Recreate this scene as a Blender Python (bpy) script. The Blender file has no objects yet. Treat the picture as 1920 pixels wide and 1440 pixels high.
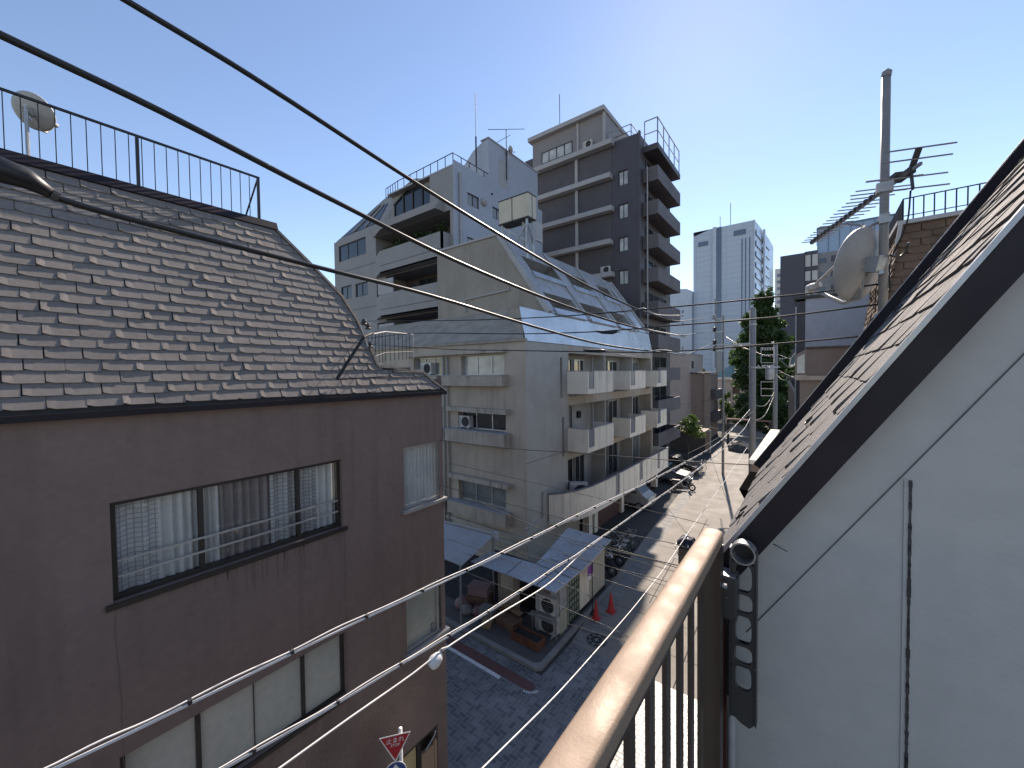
import bpy, bmesh, math, random
from mathutils import Vector, Matrix
random.seed(11)
R = random.Random(5)
SC = bpy.context.scene
COL = SC.collection
# ------------------------------------------------------------------ camera
F, H = 740.0, 9.0
_a = Vector(((1525-960)/F, (720-693)/F, -1.0)); YC = _a.normalized()
_u = Vector((-.012, 1, 0)); _u.z = _u.x*_a.x + _u.y*_a.y
ZC = _u.normalized(); XC = YC.cross(ZC)
CM = Matrix((XC, YC, ZC)); EYE = Vector((0, 0, H))
def ray(u, v): return CM @ Vector(((u-960)/F, (720-v)/F, -1.0))
def onx(u, v, x): r = ray(u, v); return EYE + r*(x/r.x)
def ony(u, v, y): r = ray(u, v); return EYE + r*(y/r.y)
def onz(u, v, z): r = ray(u, v); return EYE + r*((z-H)/r.z)
def onpl(u, v, p0, n): r = ray(u, v); return EYE + r*((Vector(p0)-EYE).dot(n)/r.dot(n))
def onp(u, v, p, q):          # vertical plane through plan points p, q
    n = Vector((-(q[1]-p[1]), q[0]-p[0], 0)); r = ray(u, v)
    return EYE + r*((Vector((p[0], p[1], 0))-EYE).dot(n)/r.dot(n))
cd = bpy.data.cameras.new('camera'); cam = bpy.data.objects.new('camera', cd); COL.objects.link(cam)
cd.sensor_width = 36; cd.lens = 36*F/1920; cd.clip_start = .02; cd.clip_end = 3000
cam.matrix_world = Matrix.Translation(EYE) @ CM.to_4x4(); SC.camera = cam
# ------------------------------------------------------------------ materials
MATS = {}
def mat(name, col, rough=.7, var=.12, scale=2.0, bump=0, bscale=30, metal=0, spec=.5, streak=0, scol=None, coat=0, fine=.06):
    """Principled surface: base colour broken by two noises, optional vertical dirt streaks and bump."""
    if name in MATS: return MATS[name]
    m = bpy.data.materials.new(name); m.use_nodes = True; MATS[name] = m
    nt = m.node_tree; N = nt.nodes; L = nt.links; b = N['Principled BSDF']
    b.inputs['Roughness'].default_value = rough; b.inputs['Metallic'].default_value = metal
    b.inputs['Specular IOR Level'].default_value = spec; b.inputs['Coat Weight'].default_value = coat
    tc = N.new('ShaderNodeTexCoord')
    def noise(sc, det=5, vec=None):
        n = N.new('ShaderNodeTexNoise'); n.inputs['Scale'].default_value = sc; n.inputs['Detail'].default_value = det
        L.new(vec or tc.outputs['Object'], n.inputs['Vector']); return n.outputs['Fac']
    def ramp(f, lo, hi, a, c):
        r = N.new('ShaderNodeMapRange'); r.inputs[1].default_value = lo; r.inputs[2].default_value = hi
        r.inputs[3].default_value = a; r.inputs[4].default_value = c; L.new(f, r.inputs[0]); return r.outputs[0]
    def mul(x, y):
        k = N.new('ShaderNodeMath'); k.operation = 'MULTIPLY'; L.new(x, k.inputs[0]); L.new(y, k.inputs[1]); return k.outputs[0]
    f = mul(ramp(noise(scale), .3, .7, 1-var, 1+var), ramp(noise(scale*14, 3), .3, .7, 1-fine, 1+fine))
    hs = N.new('ShaderNodeHueSaturation'); hs.inputs['Color'].default_value = (*col, 1); L.new(f, hs.inputs['Value'])
    out = hs.outputs['Color']
    if streak:
        mp = N.new('ShaderNodeMapping'); mp.inputs['Scale'].default_value = (2.6, 2.6, .16); L.new(tc.outputs['Object'], mp.inputs['Vector'])
        s = mul(ramp(noise(1.6, 6, mp.outputs['Vector']), .5, .72, 0, 1), ramp(noise(.7), .38, .62, .15, 1))
        mx = N.new('ShaderNodeMix'); mx.data_type = 'RGBA'
        k = N.new('ShaderNodeMath'); k.operation = 'MULTIPLY'; k.inputs[1].default_value = streak; L.new(s, k.inputs[0])
        L.new(k.outputs[0], mx.inputs['Factor']); L.new(out, mx.inputs['A'])
        mx.inputs['B'].default_value = (*(scol or [c*.35 for c in col]), 1); out = mx.outputs['Result']
    L.new(out, b.inputs['Base Color'])
    rr = ramp(noise(scale*3), .3, .7, max(rough-.1, .02), min(rough+.1, 1)); L.new(rr, b.inputs['Roughness'])
    if bump:
        bp = N.new('ShaderNodeBump'); bp.inputs['Strength'].default_value = bump; bp.inputs['Distance'].default_value = .02
        L.new(noise(bscale, 4), bp.inputs['Height']); L.new(bp.outputs[0], b.inputs['Normal'])
    return m
def brick_mat(name, c1, c2, mortar, size, bw, bh, msize=.02, rough=.8, bump=.3, rot=0, axes='xyz', offset=.5, bias=0, var=.2):
    if name in MATS: return MATS[name]
    m = bpy.data.materials.new(name); m.use_nodes = True; MATS[name] = m
    nt = m.node_tree; N = nt.nodes; L = nt.links; b = N['Principled BSDF']; b.inputs['Roughness'].default_value = rough
    tc = N.new('ShaderNodeTexCoord'); sx = N.new('ShaderNodeSeparateXYZ'); L.new(tc.outputs['Object'], sx.inputs[0])
    cx = N.new('ShaderNodeCombineXYZ')
    for i, ax in enumerate(axes): L.new(sx.outputs['xyz'.index(ax)], cx.inputs[i])
    mp = N.new('ShaderNodeMapping'); mp.inputs['Rotation'].default_value = (0, 0, rot); L.new(cx.outputs[0], mp.inputs[0])
    br = N.new('ShaderNodeTexBrick'); L.new(mp.outputs[0], br.inputs['Vector'])
    br.inputs['Color1'].default_value = (*c1, 1); br.inputs['Color2'].default_value = (*c2, 1); br.inputs['Mortar'].default_value = (*mortar, 1)
    br.inputs['Scale'].default_value = size; br.inputs['Mortar Size'].default_value = msize; br.inputs['Brick Width'].default_value = bw; br.inputs['Row Height'].default_value = bh
    br.inputs['Bias'].default_value = bias; br.offset = offset
    nz = N.new('ShaderNodeTexNoise'); nz.inputs['Scale'].default_value = 1.3; nz.inputs['Detail'].default_value = 6; L.new(tc.outputs['Object'], nz.inputs['Vector'])
    mr = N.new('ShaderNodeMapRange'); mr.inputs[1].default_value = .3; mr.inputs[2].default_value = .7; mr.inputs[3].default_value = 1-var; mr.inputs[4].default_value = 1+var; L.new(nz.outputs['Fac'], mr.inputs[0])
    hs = N.new('ShaderNodeHueSaturation'); L.new(br.outputs['Color'], hs.inputs['Color']); L.new(mr.outputs[0], hs.inputs['Value']); L.new(hs.outputs[0], b.inputs['Base Color'])
    bp = N.new('ShaderNodeBump'); bp.inputs['Strength'].default_value = bump; bp.inputs['Distance'].default_value = .01; bp.invert = True
    L.new(br.outputs['Fac'], bp.inputs['Height']); L.new(bp.outputs[0], b.inputs['Normal'])
    return m
def glass_mat(name='clear_glass', tint=(.95, .96, .96), refl=1.0):
    if name in MATS: return MATS[name]
    m = bpy.data.materials.new(name); m.use_nodes = True; MATS[name] = m
    nt = m.node_tree; N = nt.nodes; L = nt.links; N.remove(N['Principled BSDF'])
    t = N.new('ShaderNodeBsdfTransparent'); t.inputs[0].default_value = (*tint, 1)
    g = N.new('ShaderNodeBsdfGlossy'); g.inputs['Roughness'].default_value = .02; fr = N.new('ShaderNodeFresnel'); fr.inputs[0].default_value = 1.5
    mx = N.new('ShaderNodeMixShader'); ge = N.new('ShaderNodeNewGeometry'); bk = N.new('ShaderNodeMath'); bk.operation = 'SUBTRACT'; bk.inputs[0].default_value = 1; L.new(ge.outputs['Backfacing'], bk.inputs[1]); ml = N.new('ShaderNodeMath'); ml.operation = 'MULTIPLY'; L.new(fr.outputs[0], ml.inputs[0]); L.new(bk.outputs[0], ml.inputs[1]); L.new(ml.outputs[0], mx.inputs[0]); L.new(t.outputs[0], mx.inputs[1]); L.new(g.outputs[0], mx.inputs[2])
    L.new(mx.outputs[0], N['Material Output'].inputs[0]); return m
def leaf_mat(name, a, b_):
    if name in MATS: return MATS[name]
    m = bpy.data.materials.new(name); m.use_nodes = True; MATS[name] = m
    nt = m.node_tree; N = nt.nodes; L = nt.links; b = N['Principled BSDF']; b.inputs['Roughness'].default_value = .55
    g = N.new('ShaderNodeNewGeometry'); mx = N.new('ShaderNodeMix'); mx.data_type = 'RGBA'
    L.new(g.outputs['Random Per Island'], mx.inputs['Factor']); mx.inputs['A'].default_value = (*a, 1); mx.inputs['B'].default_value = (*b_, 1)
    L.new(mx.outputs['Result'], b.inputs['Base Color'])
    tr = N.new('ShaderNodeBsdfTranslucent'); L.new(mx.outputs['Result'], tr.inputs[0]); ms = N.new('ShaderNodeMixShader'); ms.inputs[0].default_value = .35
    L.new(b.outputs[0], ms.inputs[1]); L.new(tr.outputs[0], ms.inputs[2]); L.new(ms.outputs[0], N['Material Output'].inputs[0]); return m

m_brown = mat('brown_render', (.190, .133, .113), .8, .08, .9, .14, 90, streak=.35, scol=(.05, .036, .03))
m_browntile = brick_mat('brown_small_tile', (.21, .145, .12), (.195, .135, .112), (.15, .104, .087), 1, .2, .065, .006, .6, .25, axes='yzx')
m_shingle = mat('weathered_grey_shingle', (.178, .158, .144), .88, .10, 1.6, .25, 120, fine=.08)
m_under = mat('dark_roof_underlay', (.03, .026, .024), .9)
m_black = mat('black_metal', (.012, .012, .014), .5)
m_blackcable = mat('black_cable_sheath', (.014, .014, .015), .42, fine=.02)
m_rail = mat('black_painted_rail', (.02, .02, .024), .55)
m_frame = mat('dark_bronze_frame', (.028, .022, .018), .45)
m_alu = mat('aluminium_frame', (.42, .42, .41), .4, metal=.5)
m_glass = glass_mat()
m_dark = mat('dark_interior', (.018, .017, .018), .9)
m_darkpane = mat('dark_window_glass', (.018, .022, .028), .06, spec=.8, fine=0, var=.3)
m_greypane = mat('grey_curtained_glass', (.17, .18, .18), .12, spec=.6, var=.3, scale=1.2)
m_palepane = mat('pale_curtained_glass', (.42, .43, .42), .14, spec=.5, var=.25, scale=1.5)
m_frost = mat('frosted_green_grey_glass', (.40, .395, .345), .12, spec=.5, var=.12, scale=.8)
m_curtain = mat('white_lace_curtain', (.56, .55, .53), .9, .1)
m_lace = brick_mat('patterned_lace_curtain', (.52, .51, .50), (.42, .415, .41), (.27, .27, .265), 1, .06, .055, .006, .9, .1, axes='yzx', var=.25, offset=0)
m_mauve = mat('mauve_grey_curtain', (.24, .205, .20), .9, .12)
m_beige = mat('beige_render', (.42, .355, .285), .85, .12, .8, .2, 60, streak=.42, scol=(.12, .10, .085))
m_beigel = mat('pale_grey_render', (.39, .365, .325), .85, .10, .9, .2, 60, streak=.25, scol=(.17, .155, .14))
m_cream = mat('cream_balcony_panel', (.80, .71, .58), .75, .07, 1.2, .1, 40, streak=.5, scol=(.20, .16, .125))
m_dirtycream = mat('grimy_cream_panel', (.40, .345, .29), .8, .15, 1.5, .1, 40, streak=.85, scol=(.12, .10, .08))
m_bluegrey = mat('blue_grey_acrylic', (.15, .165, .20), .35, .05, .5)
m_sheet = mat('bright_metal_sheet', (.46, .49, .52), .34, .14, .8, .25, 3, metal=.55)
m_crumple = mat('crumpled_metal_sheet', (.37, .37, .37), .36, .22, 1.0, 1.0, 2.6, metal=.35)
m_roughroof = mat('weathered_roof_sheet', (.30, .265, .225), .85, .2, 1.5, .5, 5, spec=.2)
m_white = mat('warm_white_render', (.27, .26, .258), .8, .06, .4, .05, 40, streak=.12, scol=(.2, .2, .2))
m_whiteblue = mat('sky_tinted_side_render', (.34, .375, .44), .8, .05, .4, .05, 40)  # white render with the blue of sky-lit shade mixed into its colour
m_dkt = mat('dark_purple_grey_tile', (.058, .052, .062), .55, .10, .5, .1, 20)
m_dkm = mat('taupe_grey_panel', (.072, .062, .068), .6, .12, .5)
m_dkb = mat('balcony_grey_concrete', (.115, .105, .112), .75, .10, .5)
m_ledge = mat('light_grey_ledge', (.34, .335, .34), .7, .08)
m_steel = mat('galvanised_steel', (.36, .36, .36), .45, .15, 4, metal=.6)
m_galv = mat('dull_grey_mast_paint', (.26, .25, .235), .5, .1, 6)
m_dish = mat('pale_grey_dish_paint', (.40, .39, .37), .5, .08, 5)
m_conc = mat('pole_concrete', (.22, .215, .205), .85, .12, 1.5, .1, 40)
m_acw = mat('ac_cream_plastic', (.52, .50, .46), .5, .08, 3)
m_acg = mat('ac_grille_grey', (.12, .12, .115), .6)
m_road = mat('pale_concrete_road', (.235, .215, .188), .88, .10, .35, .15, 80, streak=0)  # pale concrete, one base colour for the whole road
m_asph = mat('asphalt', (.05, .049, .047), .9, .2, .5, .3, 90)
m_pave = mat('pavement_slab', (.095, .09, .086), .85, .18, .8, .2, 50)
m_kerb = mat('kerb_stone', (.22, .215, .205), .85, .15, 1.5)
m_herr = None
m_redroad = mat('dull_red_road_coating', (.125, .055, .05), .8, .12, 1.5)
m_whiteline = mat('white_road_paint', (.62, .61, .59), .7, .15, 5)
m_plaster = mat('own_white_wall', (.43, .415, .40), .7, .05, 1.0, .08, 60, fine=.04, streak=.15, scol=(.2, .195, .19))
m_fascia = mat('dark_plum_fascia', (.018, .013, .018), .55, .08, 2, spec=.25)
m_drip = mat('pale_drip_edge', (.38, .38, .39), .35, .05, metal=.3)
m_ownsh = mat('own_grey_shingle', (.165, .155, .148), .85, .16, 4, .4, 150, fine=.12)
m_bronze = mat('bronze_anodised_handrail', (.285, .208, .152), .58, .06, 5, .05, 200, metal=.1, fine=.04, spec=.4)
m_dkbrown = mat('dark_brown_aluminium', (.05, .032, .024), .4, .08)
m_darkgrey = mat('dark_grey_bracket', (.045, .045, .045), .4, .06)
m_red = mat('red_plastic', (.45, .03, .03), .5)
m_purple = mat('purple_flag_cloth', (.22, .06, .30), .8)
m_whitep = mat('white_paint', (.72, .72, .70), .45, .05)
m_rubber = mat('rubber', (.018, .018, .018), .8)
m_green = mat('dark_green_lattice_paint', (.012, .07, .04), .5)
m_wood = mat('weathered_wood', (.16, .09, .055), .8, .25, 4)
m_rust = mat('rusty_planter_brown', (.13, .045, .022), .8, .25, 4)
m_awning = mat('grey_white_awning_sheet', (.33, .335, .34), .6, .1, 1.2)
m_bluesheet = mat('blue_grey_tin_roof', (.46, .52, .60), .26, .18, .7, .1, 6, metal=.45)
m_bark = mat('bark', (.07, .05, .038), .95, .25, 4)
m_leafd = leaf_mat('dark_evergreen_leaf', (.022, .055, .017), (.065, .12, .028))
m_leafl = leaf_mat('light_green_leaf', (.06, .13, .025), (.14, .2, .05))
m_officew = brick_mat('pale_blue_panel_cladding', (.42, .48, .56), (.40, .46, .54), (.33, .38, .46), 1, 5, 1.9, .10, .3, .05, axes='xzy', offset=0, var=.05)
m_offices = mat('pale_blue_side_cladding', (.44, .49, .56), .3, .06, .2)
m_officed = mat('blue_dark_glazing', (.10, .14, .20), .12, .1)
m_aptd = mat('dark_violet_grey_cladding', (.062, .06, .078), .6, .08)
m_aptl = mat('mid_grey_panel', (.22, .215, .225), .7, .08)
m_whitefar = mat('far_white_render', (.50, .48, .46), .8, .05)
m_pink = mat('pale_pink_render', (.40, .35, .32), .8, .06)
m_brownfar = mat('brown_render_far', (.20, .15, .125), .8, .08)
m_teal = mat('teal_metal_roof', (.20, .33, .33), .5, .1)
m_brickroof = mat('brown_slate_roof', (.125, .08, .055), .85, .22, 3, .4, 60)
m_tan = mat('tan_render', (.24, .19, .155), .8, .08)

# ------------------------------------------------------------------ object helpers
def tag(o, label=None, cat=None, group=None, kind=None):
    if label: o['label'] = label
    if cat: o['category'] = cat
    if group: o['group'] = group
    if kind: o['kind'] = kind
    return o
def thing(name, loc, label, cat, group=None, rz=0):
    o = bpy.data.objects.new(name, None); COL.objects.link(o); o.location = loc; o.rotation_euler = (0, 0, rz); o.empty_display_size = .2
    return tag(o, label, cat, group)
def V(*a): return Vector(a)
class MB:
    def __init__(s): s.v = []; s.f = []; s.mi = []; s.cur = 0
    def face(s, pts):
        i = len(s.v); s.v += [tuple(p) for p in pts]; s.f.append(tuple(range(i, i+len(pts)))); s.mi.append(s.cur); return s
    def _add(s, vs, fs):
        i = len(s.v); s.v += [tuple(p) for p in vs]
        for f in fs: s.f.append(tuple(i+k for k in f)); s.mi.append(s.cur)
        return s
    def hexa(s, c):  # c: 8 corners, bottom 4 then top 4
        return s._add(c, [(0, 3, 2, 1), (4, 5, 6, 7), (0, 1, 5, 4), (1, 2, 6, 5), (2, 3, 7, 6), (3, 0, 4, 7)])
    def box(s, x0, x1, y0, y1, z0, z1):
        return s.hexa([(x0, y0, z0), (x1, y0, z0), (x1, y1, z0), (x0, y1, z0), (x0, y0, z1), (x1, y0, z1), (x1, y1, z1), (x0, y1, z1)])
    def prism(s, pts, vec):
        n = len(pts); vec = Vector(vec); a = [Vector(p) for p in pts]; b = [p+vec for p in a]
        return s._add(a+b, [tuple(range(n-1, -1, -1)), tuple(range(n, 2*n))]+[(k, (k+1) % n, n+(k+1) % n, n+k) for k in range(n)])
    def beam(s, p, q, w, h=None, up=(0, 0, 1)):
        p = Vector(p); q = Vector(q); h = h or w; d = (q-p).normalized(); up = Vector(up)
        if abs(d.dot(up)) > .98: up = Vector((1, 0, 0))
        a = d.cross(up).normalized()*(w/2); b = a.cross(d).normalized()*(h/2)
        return s.hexa([p-a-b, p+a-b, p+a+b, p-a+b, q-a-b, q+a-b, q+a+b, q-a+b])
    def tube(s, path, r, n=8, caps=True, r2=None):
        path = [Vector(p) for p in path]; m = len(path); vs = []
        for i, p in enumerate(path):
            d = (path[min(i+1, m-1)]-path[max(i-1, 0)]).normalized(); up = Vector((0, 0, 1)) if abs(d.z) < .95 else Vector((1, 0, 0))
            a = d.cross(up).normalized(); b = a.cross(d).normalized()
            rr = r[i] if isinstance(r, (list, tuple)) else (r if r2 is None else r+(r2-r)*i/(m-1))
            vs += [p+(a*math.cos(2*math.pi*k/n)+b*math.sin(2*math.pi*k/n))*rr for k in range(n)]
        fs = [(i*n+k, i*n+(k+1) % n, (i+1)*n+(k+1) % n, (i+1)*n+k) for i in range(m-1) for k in range(n)]
        if caps: fs += [tuple(range(n-1, -1, -1)), tuple((m-1)*n+k for k in range(n))]
        return s._add(vs, fs)
    def lathe(s, c, prof, n=16, axis=(0, 0, 1)):
        ax = Vector(axis).normalized(); t = Vector((1, 0, 0)) if abs(ax.x) < .9 else Vector((0, 1, 0)); a = ax.cross(t).normalized(); b = ax.cross(a); c = Vector(c); vs = []
        for r, z in prof: vs += [c+ax*z+(a*math.cos(2*math.pi*k/n)+b*math.sin(2*math.pi*k/n))*max(r, 1e-4) for k in range(n)]
        m = len(prof)
        return s._add(vs, [(i*n+k, i*n+(k+1) % n, (i+1)*n+(k+1) % n, (i+1)*n+k) for i in range(m-1) for k in range(n)])
    def build(s, name, m, parent=None, smooth=False, bevel=0, local=False, fix=True):
        me = bpy.data.meshes.new(name); me.from_pydata(s.v, [], s.f)
        ms = m if isinstance(m, (list, tuple)) else [m]
        for x in ms: me.materials.append(x)
        if len(ms) > 1: me.polygons.foreach_set('material_index', s.mi)
        if fix:
            bm = bmesh.new(); bm.from_mesh(me); bmesh.ops.recalc_face_normals(bm, faces=bm.faces); bm.to_mesh(me); bm.free()
        if smooth: me.polygons.foreach_set('use_smooth', [True]*len(me.polygons))
        me.update()
        o = bpy.data.objects.new(name, me); COL.objects.link(o)
        if parent is not None:
            o.parent = parent
            if not local:
                M_ = Matrix.Identity(4); p = parent
                while p is not None:
                    if p.type == 'EMPTY' and p.parent is None: M_ = Matrix.LocRotScale(p.location, p.rotation_euler, None) @ M_
                    p = p.parent
                o.matrix_parent_inverse = (M_ if parent.parent is None and parent.type == 'EMPTY' else Matrix.Identity(4)).inverted()
        if bevel:
            b = o.modifiers.new('bevel', 'BEVEL'); b.width = bevel; b.segments = 2; b.limit_method = 'ANGLE'
        return o
def copy_tree(o, parent=None):
    c = o.copy(); COL.objects.link(c)
    if parent is not None: c.parent = parent; c.matrix_parent_inverse = o.matrix_parent_inverse.copy()
    for ch in list(o.children): copy_tree(ch, c)
    return c
def struct(mb, name, m, **k): return tag(mb.build(name, m, **k), kind='structure')
class Fac:
    """A facade: origin o, U along it, W up it, N outward."""
    def __init__(s, o, U, N, W=(0, 0, 1)): s.o = Vector(o); s.U = Vector(U).normalized(); s.N = Vector(N).normalized(); s.W = Vector(W).normalized()
    def P(s, u, z, d=0): return s.o+s.U*u+s.W*z+s.N*d
    def box(s, mb, u0, u1, z0, z1, d0, d1):
        return mb.hexa([s.P(u0, z0, d0), s.P(u1, z0, d0), s.P(u1, z0, d1), s.P(u0, z0, d1), s.P(u0, z1, d0), s.P(u1, z1, d0), s.P(u1, z1, d1), s.P(u0, z1, d1)])
    def wall(s, mb, u0, u1, z0, z1, ops=(), rec=.15, back=False):
        us = sorted({u0, u1, *[x for o in ops for x in o[:2] if u0 < x < u1]}); zs = sorted({z0, z1, *[x for o in ops for x in o[2:4] if z0 < x < z1]})
        for a, b in zip(us, us[1:]):
            for c, d in zip(zs, zs[1:]):
                m, n = (a+b)/2, (c+d)/2
                if any(o[0] < m < o[1] and o[2] < n < o[3] for o in ops): continue
                mb.face([s.P(a, c), s.P(b, c), s.P(b, d), s.P(a, d)])
        for o in ops:
            a, b, c, d = o[:4]; r = o[4] if len(o) > 4 else rec
            for (p, q) in (((a, c), (b, c)), ((b, c), (b, d)), ((b, d), (a, d)), ((a, d), (a, c))):
                mb.face([s.P(*p), s.P(*q), s.P(*q, -r), s.P(*p, -r)])
        return mb
def window(fac, root, u0, u1, z0, z1, cols=2, rec=.1, fr=.05, fm=None, pm=None, split=None, rows=1, name='window', sill=0, label=None):
    fm = fm or m_frame; pm = pm or m_darkpane; f = MB(); g = MB(); d = -rec
    for a, b, c, e in ((u0, u1, z0, z0+fr), (u0, u1, z1-fr, z1), (u0, u0+fr, z0+fr, z1-fr), (u1-fr, u1, z0+fr, z1-fr)): fac.box(f, a, b, c, e, d-.04, d+.03)
    xs = split or [u0+(u1-u0)*k/cols for k in range(1, cols)]
    for x in xs: fac.box(f, x-fr*.5, x+fr*.5, z0+fr, z1-fr, d-.035, d+.025)
    for k in range(1, rows): z = z0+(z1-z0)*k/rows; fac.box(f, u0+fr, u1-fr, z-fr*.3, z+fr*.3, d-.03, d+.02)
    w = f.build(name, fm, root)
    if label: w['label'] = label
    fac.box(g, u0+fr*.8, u1-fr*.8, z0+fr*.8, z1-fr*.8, d-.02, d-.008); g.build('pane', pm, w)
    if sill: s_ = MB(); fac.box(s_, u0-.06, u1+.06, z0-.06, z0-.002, -rec, sill); s_.build('sill', fm, w)
    return w
def part(root, name, m, f, **k):
    mb = MB(); f(mb); return mb.build(name, m, root, **k)
def pleats(fac, u0, u1, z0, z1, d, n, amp=.03):
    mb = MB(); k = n*6; rows = [z0, z1]; vs = []
    for z in rows: vs += [fac.P(u0+(u1-u0)*i/k, z, d+amp*math.sin(i/k*n*2*math.pi+.6*math.sin(i*.7))) for i in range(k+1)]
    mb._add(vs, [(i, i+1, k+2+i, k+1+i) for i in range(k)]); return mb
def shingles(fac, rows, e, w, lo, hi, z0=0, th=.014, curl=.02, rnd=R):
    """Overlapping tabs laid in courses up a roof plane; lo/hi(row height) bound each course."""
    mb = MB()
    for i in range(rows):
        z = z0+i*e; a, b = lo(z+e*.5), hi(z+e*.5); u = a-(w*.5 if i % 2 else 0)-rnd.uniform(0, .03)
        while u < b:
            x0, x1 = max(u, a), min(u+w-w*.02+rnd.uniform(-.008, .008), b)
            if x1-x0 > .03:
                t = th*rnd.uniform(.8, 1.25); cl = curl*rnd.random()**2; dz = rnd.uniform(-.005, .005); q = min(.06, (x1-x0)*.3)
                top = z+e*1.12
                v = [fac.P(x0, z+dz+w*.075, t+cl), fac.P(x0+q, z+dz, t+cl*.3), fac.P(x1, z+dz, t), fac.P(x1, top, .003), fac.P(x0+q, top, .003), fac.P(x0, top, .003),
                     fac.P(x0, z+dz+w*.075, .0), fac.P(x0+q, z+dz, 0), fac.P(x1, z+dz, 0)]
                mb._add(v, [(0, 1, 4, 5), (1, 2, 3, 4), (6, 7, 1, 0), (7, 8, 2, 1), (6, 0, 5), (8, 3, 2)])
            u += w
    return mb
def spline(pts, sub):
    p = [Vector(q) for q in pts]; out = []
    for i in range(len(p)-1):
        a, b, c, d = p[max(i-1, 0)], p[i], p[i+1], p[min(i+2, len(p)-1)]; l = (c-b).length
        m0, m1 = (c-a).normalized()*l, (d-b).normalized()*l
        for k in range(sub):
            t = k/sub; out.append(b*(2*t**3-3*t*t+1)+m0*(t**3-2*t*t+t)+c*(3*t*t-2*t**3)+m1*(t**3-t*t))
    return out+[p[-1]]
def cable(name, pts, r, label, m=None, group=None, n=6, sub=4, cat='cable'):
    """A cable through given points, smoothed."""
    out = spline(pts, sub)[:-1]; p = [Vector(q) for q in pts]
    out.append(p[-1]); mb = MB(); mb.tube(out, r, n)
    return tag(mb.build(name, m or m_blackcable, smooth=True), label, cat, group), out
def leaves(mb, c, rad, n, size, rnd=R, shell=.55):
    c = Vector(c)
    for _ in range(n):
        d = Vector((rnd.gauss(0, 1), rnd.gauss(0, 1), rnd.gauss(0, 1))).normalized(); k = shell+(1-shell)*rnd.random()
        p = c+Vector((d.x*rad[0], d.y*rad[1], d.z*rad[2]))*k
        a = Vector((rnd.gauss(0, 1), rnd.gauss(0, 1), rnd.gauss(0, .6))).normalized(); b = a.cross(Vector((rnd.gauss(0, 1), rnd.gauss(0, 1), rnd.gauss(0, 1)))).normalized()
        s = size*rnd.uniform(.6, 1.4); mb.face([p-a*s, p-b*s*.5, p+a*s, p+b*s*.5])

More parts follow.
